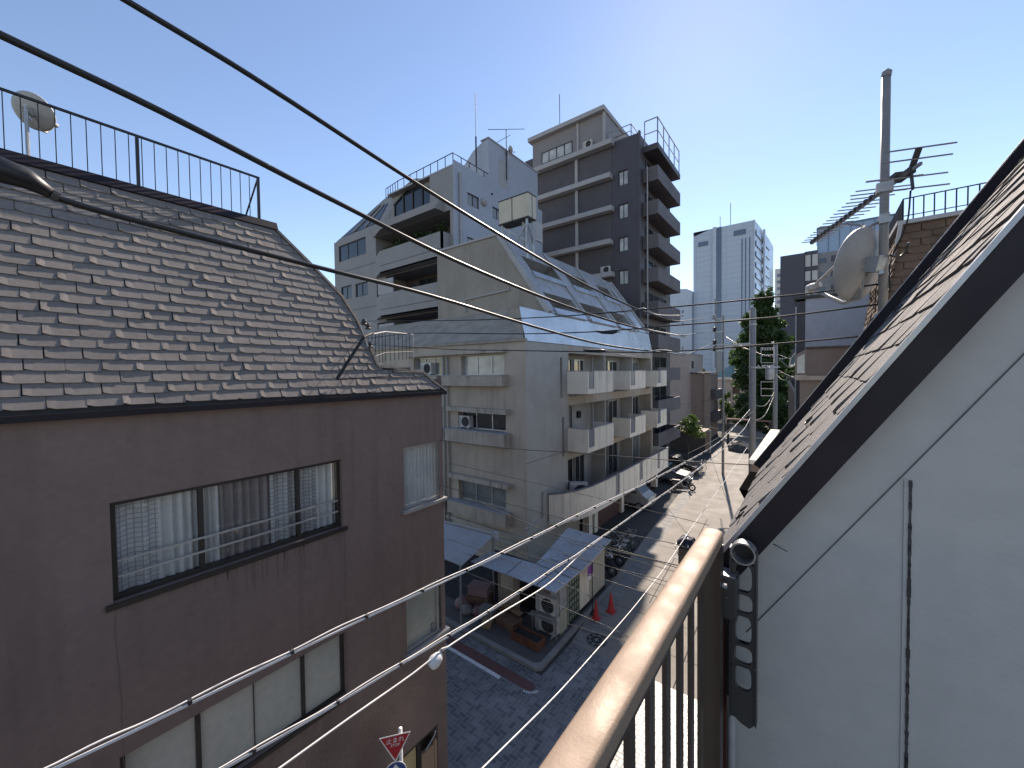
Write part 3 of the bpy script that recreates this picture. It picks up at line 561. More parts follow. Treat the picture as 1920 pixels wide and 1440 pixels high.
part(lb, 'panel_joint', m_tan, lambda m2: [m2.box(-8.702, -8.694, y, y+.014, z0+.02, z1-.02) for y in (21.9, 22.8, 23.7, 25.9, 26.9, 27.6, 29.6)])
# street windows inside the recesses
for zf, tops in ((7.95, 9.75), (5.0, 7.1), (1.95, 4.2)):
    for k, (u0, u1) in enumerate(((18.1, 19.7), (20.0, 21.2), (22.7, 24.3), (24.6, 26.2), (27.3, 28.7), (28.9, 30.4))):
        if zf == 5.0 and k == 1: continue
        window(fs, at, u0, u1, zf+.1, tops, cols=2, rec=.84, fr=.06, fm=m_alu if k % 2 else m_frame, pm=(m_greypane, m_darkpane, m_darkpane, m_palepane, m_darkpane, m_greypane)[(k+int(zf)) % 6])
part(at, 'vent', m_dark, lambda mb: fs.box(mb, 20.4, 20.8, 6.35, 6.75, -.88, -.8)); part(at, 'downpipe', m_ledge, lambda mb: mb.tube([fs.P(21.7, 4.9, -.5), fs.P(21.7, 10.1, -.5)], .05))
for u in (22.35, 26.9): part(at, 'fin_wall', m_beigel, lambda mb: (fs.box(mb, u, u+.12, 7.75, 10.0, -.9, -.02), fs.box(mb, u, u+.12, 4.85, 7.3, -.9, -.02), fs.box(mb, u, u+.12, 1.95, 4.5, -.9, -.02)))
# garage level
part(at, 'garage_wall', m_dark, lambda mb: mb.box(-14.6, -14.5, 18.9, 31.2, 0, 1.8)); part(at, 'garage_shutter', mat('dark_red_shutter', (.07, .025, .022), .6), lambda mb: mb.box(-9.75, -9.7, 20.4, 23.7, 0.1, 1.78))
for y in (19.2, 19.9, 23.75, 27.6, 30.6): part(at, 'column', m_cream, lambda mb: mb.box(-9.95, -9.55, y, y+.4, .1, 1.79))
# roofs
mb = MB(); mb.prism([(-24, YG-.12, 10.5), (XG+.02, YG-.12, 10.4), (XG+.02, YG+.1, 10.4), (-24, YG+.1, 10.5)], (0, 0, .12)); mb.face([(-24, YG-.1, 10.63), (-10.02, YG-.1, 10.53), (-10.35, YG+.25, 11.95), (-13, 16.5, 12.35), (-24, 16.5, 12.35)])
mb.build('side_roof', m_roughroof, at, fix=False)
fw = Fac((XG+.02, 0, 10.42), (0, 1, 0), (1, 0, .2), (-.21, 0, 1))
lo_ops = [(18.9, 21.4, .55, 1.3, .5), (23.1, 26.2, .5, 1.3, .5)]
mb = MB(); fw.wall(mb, YG-.02, YGE, 0, 1.55, []); mb.build('lower_roof_facing', m_sheet, at, fix=False)
mb = MB(); mb.face([(-10.3, YG, 11.94), (-10.3, YGE, 11.94), (-10.75, YGE, 12.0), (-10.75, YG+.4, 12.0)])
mb.build('gutter_deck', m_roughroof, at, fix=False)
UX = 16.5; W2 = Vector((-3.1, 0, 4.42)).normalized(); N2 = Vector((4.42, 0, 3.1)).normalized(); f2 = Fac((-10.28, 0, 11.96), (0, 1, 0), N2, W2)
uops = [(17.3, 20.4, .35, 1.5, .9), (21.2, 24.6, .35, 1.5, .9), (25.4, 28.4, .35, 1.5, .9), (17.6, 20.9, 3.0, 4.2, .9), (22.1, 25.6, 3.0, 4.2, .9), (26.8, 29.9, 3.0, 4.2, .9)]
mb = MB(); f2.wall(mb, UX, YGE, 0, 5.4, uops); mb.build('upper_roof', m_crumple, at, fix=False)
for o in uops: part(at, 'roof_glazing', m_darkpane, lambda mb: f2.box(mb, o[0], o[1], o[2], o[3], -.9, -.85))
part(at, 'glazing_bar', m_ledge, lambda mb: [f2.box(mb, o[0]+(o[1]-o[0])*q-.04, o[0]+(o[1]-o[0])*q+.04, o[2], o[3], -.84, -.74) for o in uops for q in (.33, .66)])
for o in uops: part(at, 'roof_parapet', m_sheet, lambda mb: f2.box(mb, o[0]-.1, o[1]+.1, o[2]-.42, o[2]-.02, .004, .1))
for y in (UX+.14, 20.85, 25.1, 28.9, YGE-.12): part(at, 'roof_rib', m_ledge, lambda mb: f2.box(mb, y-.12, y+.12, .02, 5.38, .003, .09))
mb = MB(); g0, g1 = f2.P(UX, 0), f2.P(UX, 5.4)
mb.face([g0, g1, (-18.2, UX, 16.4), (-18.2, UX, 12.0), (-18.2, UX, 10), (-10.3, UX, 10)]); mb.face([(-18.2, UX, 16.4), (-18.2, YGE, 16.4), (-18.2, YGE, 10), (-18.2, UX, 10)]); mb.face([f2.P(YGE, 0), f2.P(YGE, 5.4), (-18.2, YGE, 16.4), (-18.2, YGE, 10)])
mb.face([g1, f2.P(YGE, 5.4), (-18.2, YGE, 16.4), (-18.2, UX, 16.4)]); mb.build('gable_wall', mat('ochre_beige_render', (.275, .245, .21), .85, .12, .8, .2, 60, streak=.35, scol=(.15, .125, .1)), at, fix=False)
part(at, 'gable_coping', m_ledge, lambda mb: (mb.beam(g0+V(0, -.03, 0), g1+V(0, -.03, 0), .16, .22, up=N2), mb.beam(g1+V(0, -.03, .03), V(-18.2, UX-.03, 16.43), .1, .12)))
part(at, 'conduit', m_ledge, lambda mb: mb.tube([ony(873, 585, UX-.06), ony(873, 562, UX-.06), ony(955, 543, UX-.06), ony(955, 532, UX-.06)], .05, 6))
def ac_unit(name, c, face, label, group=None, w_=.8, h_=.6, d_=.3):
    """Outdoor unit: casing, fan grille with guard rings, feet. FACE is the direction of the fan."""
    f = Vector(face).normalized(); U = f.cross(Vector((0, 0, 1))); a = Fac(Vector(c), U, f); t = thing(name, c, label, 'air conditioner', group)
    cs = MB(); a.box(cs, -w_/2, w_/2, .05, h_, -d_, 0); cs.build('casing', m_acw, t, bevel=.015)
    g = MB(); g.lathe(a.P(-w_*.13, h_*.54, .002), [(0, 0), (h_*.38, 0), (h_*.38, .012), (0, .012)], 22, f); fg = g.build('fan_opening', m_dark, t)
    g = MB()
    for r in (.12, .22, .32, .385): g.lathe(a.P(-w_*.13, h_*.54, .016), [(h_*r, 0), (h_*r+.008, 0), (h_*r+.008, .01), (h_*r, .01)], 22, f)
    g.beam(a.P(-w_*.13-h_*.38, h_*.54, .022), a.P(-w_*.13+h_*.38, h_*.54, .022), .012); g.beam(a.P(-w_*.13, h_*.16, .022), a.P(-w_*.13, h_*.92, .022), .012); g.build('fan_guard', m_acg, fg)
    g = MB(); a.box(g, w_*.28, w_*.46, h_*.14, h_*.9, .002, .008); g.build('side_panel', m_ledge, t)
    for s_ in (-.35, .35): g = MB(); a.box(g, w_*s_-.04, w_*s_+.04, 0, .049, -d_-.02, .02); g.build('foot', m_steel, t)
    return t
ac_unit('ac_unit', (-13.75, YG-.05, 6.3), (0, -1, 0), 'cream air conditioner with round fan on the sill box of the middle dark window', 'air conditioners on the beige block', .72, .62)
ac_unit('ac_unit', (-16.55, YG-.05, 8.95), (0, -1, 0), 'cream air conditioner on the top sill box beside the shingled verge', 'air conditioners on the beige block', .85, .66)
ac_unit('ac_unit', (-9.45, 17.9, 2.3), (.6, -.8, 0), 'white air conditioner at the near end of the long lowest balcony', 'air conditioners on the beige block', .9, 1.05, .4)
# rooftop water tank
t = thing('rooftop_water_tank', (-12.6, 17.6, 16.4), 'cream square water tank on a steel frame above the beige gable', 'water tank')
tk = part(t, 'tank', mat('cream_tank_panel', (.50, .455, .36), .6, .08, 1.5), lambda mb: mb.box(-13.75, -11.8, 17.0, 17.75, 17.15, 18.35), bevel=.03)
part(tk, 'panel_joint', m_frame, lambda mb: (mb.box(-12.86, -12.82, 16.985, 16.998, 17.15, 18.35), mb.box(-13.77, -11.78, 16.98, 17.77, 18.352, 18.39), mb.box(-13.77, -11.78, 16.98, 17.77, 17.09, 17.148), mb.box(-11.798, -11.785, 17.36, 17.39, 17.15, 18.35)))
for x, y in ((-13.6, 17.1), (-11.95, 17.1), (-13.6, 17.65), (-11.95, 17.65)): part(t, 'leg', m_steel, lambda mb: mb.beam((x, y, 15.0), (x, y, 17.09), .1))
part(t, 'brace', m_steel, lambda mb: (mb.beam((-13.6, 17.1, 17.0), (-11.95, 17.1, 15.9), .06), mb.beam((-11.95, 17.1, 17.0), (-11.95, 17.65, 15.9), .06), mb.beam((-12.7, 17.1, 15.9), (-11.95, 17.1, 16.9), .06)))
part(t, 'side_box', m_ledge, lambda mb: mb.box(-11.6, -11.5, 17.3, 17.9, 15.9, 16.9)); part(t, 'pipe', m_steel, lambda mb: mb.tube([(-12.4, 17.4, 17.1), (-12.4, 17.4, 15.6)], .08))

# ================================================================== SHED AND YARD ON THE CORNER
t = thing('corner_shed', (-8, 12.5, .1), 'low cream shed with a blue-grey tin roof on the street corner', 'shed')
XS, YS = -6.8, 11.35; ms = mat('cream_shed_wall', (.42, .39, .31), .7, .08, 1, streak=.3, scol=(.2, .18, .14))
part(t, 'wall', ms, lambda mb: (mb.box(XS-1.1, XS, YS+.75, 15.05, .1, 1.95), mb.box(XS-.75, XS-.02, YS+.02, YS+.74, .1, 1.8)))
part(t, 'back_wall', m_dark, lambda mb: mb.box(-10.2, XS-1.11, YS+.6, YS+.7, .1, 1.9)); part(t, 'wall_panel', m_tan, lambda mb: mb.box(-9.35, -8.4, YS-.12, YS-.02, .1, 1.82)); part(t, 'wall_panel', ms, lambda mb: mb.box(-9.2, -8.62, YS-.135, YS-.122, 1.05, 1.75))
part(t, 'door', m_cream, lambda mb: mb.box(XS, XS+.03, 12.75, 13.6, .2, 1.85)); part(t, 'base_trim', m_black, lambda mb: mb.box(XS+.001, XS+.04, YS+.7, 15.06, .1, .24))
part(t, 'wall_panel', ms, lambda mb: (mb.box(XS, XS+.025, 13.65, 15.0, .25, 1.9)))
fk = Fac((XS+.02, 0, 0), (0, 1, 0), (1, 0, 0)); mb = MB()
part(t, 'window_panel', m_palepane, lambda mb: fk.box(mb, YS+.05, YS+.5, .9, 1.65, -.02, .004)); part(t, 'cabinet', ms, lambda mb: fk.box(mb, YS+.05, YS+.5, .1, .88, -.02, .02))
for k in range(7): fk.box(mb, 11.95, 12.7, .2+k*.25, .235+k*.25, .03, .05)
for k in range(5): fk.box(mb, 11.95+k*.178, 11.985+k*.178, .2, 1.75, .051, .068)
mb.build('lattice', m_green, t)
part(t, 'lattice_backing', m_frost, lambda mb: fk.box(mb, 11.95, 12.7, .15, 1.78, -.02, .02))
part(t, 'poster', mat('reddish_poster', (.22, .12, .1), .5), lambda mb: mb.box(-7.4, -7.12, YS-.02, YS-.005, 1.25, 1.75)); part(t, 'poster', m_palepane, lambda mb: mb.box(-7.1, -6.86, YS-.02, YS-.005, 1.2, 1.75))
zr = lambda x, y: 1.98+.05*(y-11)*.5+.03*(XS-x)
def roofpanel(name, pts): return part(t, name, m_bluesheet, lambda mb: mb.prism([(x, y, zr(x, y)) for x, y in pts], (0, 0, .025)))
r_ = roofpanel('roof', [(-6.5, 10.65), (-6.42, 13.0), (-7.6, 12.95), (-7.95, 11.75), (-9.9, 11.5), (-10.0, 10.45)])
roofpanel('roof', [(-6.43, 13.01), (-6.55, 15.2), (-8.55, 15.15), (-7.97, 11.78), (-7.61, 12.96)]); 
part(r_, 'sheet_seam', m_darkgrey, lambda mb: [mb.beam((x, y0, zr(x, y0)+.032), (x2, y1, zr(x2, y1)+.032), .02, .01) for x, y0, x2, y1 in ((-7.2, 10.6, -7.2, 12.9), (-6.46, 11.7, -7.9, 11.75), (-8.4, 10.5, -8.5, 11.6), (-6.47, 12.3, -7.7, 12.35))])
t = thing('awning', (-11, 11, 0), 'grey-white sloping canopy sheet beside the brown house over the dark yard', 'awning')
aw = [onz(865, 1062, 2.25), onz(800, 1035, 2.25), onz(800, 972, 2.85), onz(927, 1004, 2.85)]
part(t, 'sheet', m_awning, lambda mb: mb.prism(aw, (0, 0, .03))); part(t, 'edge_pipe', m_ledge, lambda mb: (mb.tube([aw[3]+V(.05, 0, .06), aw[2]+V(0, 0, .06)], .05), mb.box(aw[3].x-.05, aw[3].x+.13, aw[3].y-.1, aw[3].y+.1, aw[3].z-.12, aw[3].z+.14)))
part(t, 'sheet_seam', m_darkgrey, lambda mb: mb.beam(aw[0].lerp(aw[3], .3)+V(0, 0, .035), aw[1].lerp(aw[2], .3)+V(0, 0, .035), .015, .01))
for p in (aw[0], aw[3]): part(t, 'post', m_steel, lambda mb: mb.beam((p.x-.1, p.y+.05, .1), (p.x-.1, p.y+.05, p.z), .06))
# stacked AC units at the shed corner
ac_unit('ac_unit', (-7.2, YS-.22, .78), (0, -1, 0), 'upper cream outdoor unit of the stack at the shed corner', 'stacked outdoor units', .78, .62, .28)
ac_unit('ac_unit', (-7.2, YS-.24, .12), (0, -1, 0), 'lower cream outdoor unit of the stack at the shed corner', 'stacked outdoor units', .84, .62, .28)
t = thing('duct_pipe', (-6.74, 11.1, .1), 'white curved pipe running down beside the stacked outdoor units', 'pipe')
part(t, 'pipe', m_ledge, lambda mb: mb.tube([(-6.74, 11.2, 1.5), (-6.72, 11.12, 1.3), (-6.72, 11.1, .6), (-6.78, 11.05, .3), (-6.9, 11.0, .12)], .035), smooth=True)
t = thing('unit_frame', (-7.2, 11, .1), 'steel stand around the stacked outdoor units', 'stand')
for x in (-7.68, -6.72): part(t, 'leg', m_steel, lambda mb: mb.beam((x, 11.06, .1), (x, 11.06, .78), .03))
part(t, 'shelf', m_steel, lambda mb: mb.box(-7.7, -6.7, 10.85, 11.12, .745, .775))
def brickbox(name, x, y, lx, ly, h, label, cat, m, rim=None):
    t = thing(name, (x, y, .1), label, cat)
    part(t, 'box', m, lambda mb: (mb.box(x-lx, x+lx, y-ly, y-ly+.04, .1, h), mb.box(x-lx, x+lx, y+ly-.04, y+ly, .1, h), mb.box(x-lx, x-lx+.04, y-ly+.041, y+ly-.041, .1, h), mb.box(x+lx-.04, x+lx, y-ly+.041, y+ly-.041, .1, h)), bevel=.01)
    part(t, 'soil', m_under, lambda mb: mb.box(x-lx+.05, x+lx-.05, y-ly+.05, y+ly-.05, .12, h-.06)); return t
brickbox('planter_box', -7.45, 10.45, .55, .22, .38, 'rusty brown planter box in front of the stacked outdoor units', 'planter', m_rust)
def crate(x, y, z, w_, d_, h_, rz, label, m, cat='box'):
    t = thing('storage_box', (x, y, z), label, cat, rz=rz)
    mb = MB(); mb.box(-w_/2, w_/2, -d_/2, d_/2, 0, h_); mb.build('body', m, t, local=True, bevel=.012)
    mb = MB(); mb.box(-w_/2-.015, w_/2+.015, -d_/2-.015, d_/2+.015, h_+.002, h_+.04); mb.build('lid', m, t, local=True, bevel=.01); return t
m_pinkbox = mat('dusty_pink_box', (.24, .15, .15), .7); m_greybox = mat('grey_sack_cloth', (.2, .195, .19), .85); m_woodbox = mat('pale_wood_box', (.30, .2, .11), .8)
crate(-10.15, 11.1, .55, .8, .5, .3, .3, 'dusty pink box on top of the heap under the canopy', m_pinkbox)
crate(-10.15, 11.1, .1, .9, .6, .4, .3, 'dark wooden crate carrying the dusty pink box', m_wood)
crate(-9.35, 10.65, .1, .6, .4, .35, .1, 'grey lidded box between the heap and the cream panel', m_greybox)
crate(-8.5, 10.75, .1, .9, .5, .3, -.1, 'low wooden box in front of the cream shed panel', m_wood)
crate(-9.05, 10.25, .1, .3, .26, .2, .4, 'small pale wooden box on the pavement edge', m_woodbox)
t = thing('rubbish_sack', (-10.6, 10.55, .1), 'crumpled grey sacks lying at the foot of the heap under the canopy', 'sack')
for k, (x, y, s_) in enumerate(((-10.6, 10.6, .3), (-10.2, 10.4, .25), (-9.85, 10.6, .22))):
    mb = MB(); n = 12; prof = [(0, 0), (s_*.9, .02), (s_, s_*.5), (s_*.8, s_*.95), (s_*.3, s_*1.15), (s_*.22, s_*1.4), (0, s_*1.42)]
    mb.lathe((x, y, .1), prof, n); mb.v = [(vx+R.uniform(-.03, .03), vy+R.uniform(-.03, .03), vz) for vx, vy, vz in mb.v]; mb.build('sack', m_greybox if k % 2 else m_pinkbox, t, smooth=True)
for k, (x, y, l) in enumerate(((-8.9, 10.95, 'first'), (-8.55, 11.0, 'second'))):
    t = thing('leaning_board', (x, y, .4), ('pale' if k else 'brown')+' plank lying across the boxes before the cream shed panel', 'board'); 
    part(t, 'plank', m_woodbox if k else m_wood, lambda mb: mb.beam((x-.4, y-.1, .47+k*.2), (x+.45, y, .62-k*.1), .22, .03))
# flag and pole, cones
t = thing('flag_sign', (-6.45, 13.35, .1), 'purple and white banner on a black pole in front of the cream shed', 'banner')
part(t, 'pole', m_black, lambda mb: mb.tube([(-6.5, 13.3, .02), (-6.5, 13.3, 1.9)], .018)); part(t, 'base', m_rubber, lambda mb: mb.lathe((-6.5, 13.3, .004), [(.18, 0), (.18, .05), (.05, .09), (0, .09)], 14))
part(t, 'purple_cloth', m_purple, lambda mb: mb.box(-6.53, -6.515, 12.98, 13.42, 1.5, 1.85)); part(t, 'white_cloth', m_whitep, lambda mb: mb.box(-6.53, -6.515, 12.98, 13.42, 1.33, 1.498))
def cone(x, y, h, r, label, rz=0):
    t = thing('traffic_cone', (x, y, .004), label, 'cone', 'red cones beside the shed')
    part(t, 'base', m_red, lambda mb: mb.box(x-r*1.1, x+r*1.1, y-r*1.1, y+r*1.1, .005, .04), bevel=.01); part(t, 'cone', m_red, lambda mb: mb.lathe((x, y, .04), [(r*.85, 0), (r*.2, h*.93), (r*.16, h*.96), (0, h*.96)], 20), smooth=False)
cone(-6.24, 13.05, .68, .13, 'red cone right beside the black banner pole'); cone(-5.98, 13.8, .70, .15, 'second red cone, standing beyond the banner pole and nearer the road')

# ================================================================== VEHICLES
m_carglass = mat('car_window_glass', (.015, .018, .02), .12, spec=.35, fine=0); m_vanp = mat('silver_van_paint', (.34, .34, .33), .35, .03, coat=.3); m_tyre = m_rubber; m_carwhite = mat('white_car_paint', (.62, .62, .60), .3, .03, coat=.5); m_carsilver = mat('silver_blue_car_paint', (.10, .115, .13), .4, .04, metal=.2, coat=.3); m_cardark = mat('dark_car_paint', (.02, .021, .024), .25, coat=.6)
def car(name, loc, rz, L_, W_, H_, paint, label, cat, van=False):
    t = thing(name, loc, label, cat, rz=rz); hw = W_/2
    if van: prof = [(-.5, .25), (-.5, .62), (-.47, .98), (-.40, 1.0), (.22, .99), (.40, .62), (.49, .5), (.5, .25)]
    else: prof = [(-.5, .3), (-.49, .62), (-.40, .66), (-.28, .97), (-.18, 1.0), (.08, .99), (.26, .66), (.46, .56), (.5, .42), (.49, .25)]
    mb = MB(); sec = [(-1, 0), (-1, 1), (1, 1), (1, 0)]
    rows = []
    for s_ in (-1, -.94, .94, 1):
        k = .97 if abs(s_) == 1 else 1
        row = []
        for x, z in prof:
            tp = 1-.16*max(0, (z-.6)/.4); row.append((x*L_*(k if z < .7 else k*.99), s_*hw*tp, (z if z < .6 else .6+(z-.6)*(1 if abs(s_) < 1 else .93))*H_))
        rows.append(row)
    n = len(prof); vs = [p for r in rows for p in r]; fs_ = [(i*n+k, i*n+(k+1) % n, (i+1)*n+(k+1) % n, (i+1)*n+k) for i in range(3) for k in range(n)]+[tuple(range(n)), tuple(range(4*n-1, 3*n-1, -1))]
    mb._add(vs, fs_); mb.build('body', paint, t, local=True, bevel=.03)
    # windscreens and side windows sit just proud of the body
    def pan(a, b, f0, f1, w0, w1):
        (x0, z0), (x1, z1) = a, b; p = Vector((x0*L_, 0, z0*H_)); q = Vector((x1*L_, 0, z1*H_)); nn = Vector((q.z-p.z, 0, -(q.x-p.x))).normalized()*.012
        if nn.z < 0: nn = -nn
        p, q = p.lerp(q, f0)+nn, p.lerp(q, f1)+nn
        return [p-V(0, w0*hw, 0), p+V(0, w0*hw, 0), q+V(0, w1*hw, 0), q-V(0, w1*hw, 0)]
    for a, b, nm in (((prof[5] if van else prof[6]), (prof[4] if van else prof[5]), 'windscreen'), ((prof[1] if van else prof[2]), (prof[2] if van else prof[3]), 'rear_window')):
        mb = MB(); mb.prism(pan(a, b, .08, .9, .84, .74), V(0, 0, .004)); mb.build(nm, m_carglass, t, local=True)
    for s_ in (-1, 1):
        mb = MB(); zz = (.64, .9); xs = (-.42, .24) if van else (-.27, .17); k = lambda z: s_*hw*(1-.16*(z-.6)/.4)+s_*.004
        mb.prism([(xs[0]*L_, k(.64), .64*H_), (xs[1]*L_+.1, k(.64), .64*H_), (xs[1]*L_-.12, k(.9), .9*H_), (xs[0]*L_+.08, k(.9), .9*H_)], (0, s_*.006, 0)); mb.build('side_window', m_darkpane, t, local=True)
        for x in (-.31, .31):
            mb = MB(); r = .31; mb.lathe((x*L_, s_*(hw-.2), r), [(0, 0), (r*.55, 0), (r, .01), (r, .19), (r*.62, .205), (0, .205)], 20, (0, s_, 0)); wh = mb.build('wheel', m_tyre, t, local=True)
            mb = MB(); mb.lathe((x*L_, s_*(hw+.007), r), [(0, 0), (r*.58, 0), (r*.58, .01), (0, .014)], 16, (0, s_, 0)); mb.build('rim', m_steel, wh, local=True)
        mb = MB(); mb.box(L_*.475, L_*.5+.01, s_*hw*.86-.12, s_*hw*.86+.08, .44*H_, .52*H_); mb.build('headlight', m_palepane, t, local=True)
    mb = MB(); mb.box(L_*.49, L_*.5+.03, -hw*.9, hw*.9, .2*H_, .34*H_); mb.build('bumper', paint if not van else m_darkgrey, t, local=True, bevel=.02)
    return t
car('parked_van', (-9.95, 25.7, .004), 0, 3.4, 1.5, 1.72, m_vanp, 'silver van parked nose out in the garage under the long cream balcony', 'van', True)
car('parked_car', (-9.6, 33.3, .004), 0, 3.9, 1.65, 1.45, m_carsilver, 'slate-blue car parked just past the end of the cream balconies', 'car')
car('parked_car', (-9.7, 36.6, .004), 0, 4.1, 1.7, 1.5, m_cardark, 'dark car with a sky-reflecting roof parked beyond the slate-blue car', 'car')
def wheel2(t, c, r, name='wheel', w_=.05):
    mb = MB(); c = Vector(c); n = 22
    for k in range(n):
        a, b = 2*math.pi*k/n, 2*math.pi*(k+1)/n; mb.tube([c+V(math.cos(a)*r, 0, math.sin(a)*r), c+V(math.cos(b)*r, 0, math.sin(b)*r)], w_, 6, caps=False)
    o = mb.build(name, m_tyre, t, local=True)
    mb = MB()
    for k in range(8): a = k*math.pi/4; mb.tube([c, c+V(math.cos(a)*r*.95, 0, math.sin(a)*r*.95)], .006, 4)
    mb.lathe(c-V(0, .04, 0), [(0, 0), (.05, 0), (.05, .08), (0, .08)], 10, (0, 1, 0)); mb.build('hub', m_steel, o, local=True)
def bicycle(loc, rz, label, m, group='bicycles in the shade beside the shed', cat='bicycle'):
    t = thing('bicycle', loc, label, cat, group, rz); wheel2(t, (-.52, 0, .33), .32, w_=.018); wheel2(t, (.52, 0, .33), .32, w_=.018)
    P = dict(bb=V(-.05, 0, .28), st=V(-.2, 0, .72), hd=V(.36, 0, .78), ra=V(-.52, 0, .33), fa=V(.52, 0, .33))
    part(t, 'frame', m, lambda mb: [mb.tube([P[a], P[b]], .017, 6) for a, b in (('bb', 'st'), ('bb', 'hd'), ('bb', 'ra'), ('st', 'ra'), ('hd', 'fa'))], local=True)
    part(t, 'saddle', m_black, lambda mb: mb.lathe((-.22, 0, .76), [(0, 0), (.1, 0), (.12, .03), (.08, .06), (0, .06)], 10), local=True)
    part(t, 'handlebar', m_steel, lambda mb: mb.tube([V(.2, -.26, .95), V(.33, -.2, .95), V(.34, 0, .9), V(.33, .2, .95), V(.2, .26, .95)], .013, 6), local=True)
    part(t, 'basket', m_steel, lambda mb: ([mb.tube([V(.42, -.16+k*.08, .72), V(.45, -.18+k*.09, .95)], .004, 4) for k in range(5)], mb.box(.4, .66, -.17, .17, .7, .71), mb.beam(V(.45, -.18, .95), V(.7, -.18, .95), .012), mb.beam(V(.45, .18, .95), V(.7, .18, .95), .012), mb.beam(V(.7, -.18, .95), V(.7, .18, .95), .012), mb.beam(V(.45, -.18, .95), V(.45, .18, .95), .012)), local=True)
    part(t, 'mudguard', m_steel, lambda mb: mb.tube([V(-.52+math.cos(a)*.37, 0, .33+math.sin(a)*.37) for a in (.6, 1, 1.5, 2, 2.5, 3)], .02, 5), local=True)
    return t
def scooter(loc, rz, label, m, group=None):
    t = thing('motor_scooter', loc, label, 'scooter', group, rz); wheel2(t, (-.62, 0, .25), .2, w_=.06); wheel2(t, (.62, 0, .25), .2, w_=.06)
    part(t, 'body', m, lambda mb: (mb.prism([(-.85, -.15, .45), (-.8, -.15, .7), (-.15, -.15, .68), (.0, -.15, .32), (.3, -.15, .26), (.28, -.15, .2), (-.3, -.15, .22)], (0, .3, 0)), mb.prism([(.3, -.18, .25), (.42, -.18, .3), (.62, -.18, .85), (.52, -.18, .95), (.45, -.18, .85)], (0, .36, 0))), local=True, bevel=.03)
    part(t, 'seat', m_black, lambda mb: mb.prism([(-.78, -.14, .71), (-.8, -.14, .8), (-.2, -.14, .78), (-.12, -.14, .7)], (0, .28, 0)), local=True, bevel=.03)
    part(t, 'handlebar', m_steel, lambda mb: mb.tube([V(.42, -.34, 1.02), V(.52, -.1, .98), V(.52, .1, .98), V(.42, .34, 1.02)], .016, 6), local=True)
    part(t, 'headlight', m_palepane, lambda mb: mb.lathe((.6, 0, .88), [(.08, 0), (.07, .05), (0, .06)], 12, (1, 0, .2)), local=True)
    part(t, 'mirror', m_darkgrey, lambda mb: (mb.tube([V(.5, -.25, 1.0), V(.46, -.32, 1.22)], .007, 5), mb.tube([V(.5, .25, 1.0), V(.46, .32, 1.22)], .007, 5), mb.box(.44, .46, -.4, -.26, 1.2, 1.3), mb.box(.44, .46, .26, .4, 1.2, 1.3)), local=True)
    return t
m_biker = mat('maroon_bike_paint', (.10, .02, .025), .3); m_bikes = mat('silver_bike_paint', (.4, .4, .41), .3, metal=.6)
scooter((-7.6, 16.15, .004), .15, 'black scooter nearest the cream shed wall in the shade', m_cardark); scooter((-7.7, 17.3, .004), .05, 'grey scooter parked between the black scooter and the bicycles', m_darkgrey)
bicycle((-7.7, 18.0, .004), .1, 'silver bicycle with a front basket next to the grey scooter', m_bikes); bicycle((-7.8, 18.6, .004), -.05, 'black bicycle between the silver and the maroon bicycles', m_black); bicycle((-7.75, 19.3, .004), .12, 'maroon bicycle farthest from the shed in the row', m_biker)
scooter((-7.75, 31.3, .004), .3, 'black scooter in the sun on the road edge past the parked van', m_cardark)
bicycle((-8.3, 38.6, .004), -.4, 'dark bicycle leaning near the dark car beyond the beige block', m_black, None)
# covered handcart on the sunlit road
t = thing('covered_cart', (-4.5, 19.0, .004), 'dark handcart topped by a navy bundle with a white cross strap on the sunlit road', 'cart')
part(t, 'box', m_cardark, lambda mb: mb.box(-4.85, -4.2, 18.7, 19.3, .18, .95), bevel=.02)
mb = MB(); mb.lathe((-4.52, 19.0, .95), [(.34, 0), (.42, .1), (.4, .3), (.28, .46), (0, .5)], 14); mb.v = [(x+R.uniform(-.04, .04), y+R.uniform(-.04, .04), z+R.uniform(-.03, .03)) for x, y, z in mb.v]; bd = mb.build('bundle', mat('navy_cloth', (.02, .024, .045), .75), t)
part(bd, 'strap', m_whitep, lambda mb: (mb.tube([(-4.95, 18.9, 1.0), (-4.9, 18.85, 1.25), (-4.52, 18.95, 1.5), (-4.2, 19.15, 1.3), (-4.1, 19.2, 1.0)], .035, 6), mb.tube([(-4.75, 19.4, 1.15), (-4.6, 19.1, 1.46), (-4.45, 18.8, 1.42), (-4.4, 18.6, 1.1)], .035, 6)))
for x in (-4.8, -4.25):
    for y in (18.75, 19.25): part(t, 'wheel', m_tyre, lambda mb: mb.lathe((x-.03, y, .09), [(0, 0), (.085, 0), (.085, .06), (0, .06)], 14, (1, 0, 0)))
part(t, 'handle', m_steel, lambda mb: mb.tube([(-4.85, 18.72, .6), (-5.0, 18.72, 1.0), (-5.0, 19.28, 1.0), (-4.85, 19.28, .6)], .015, 6))

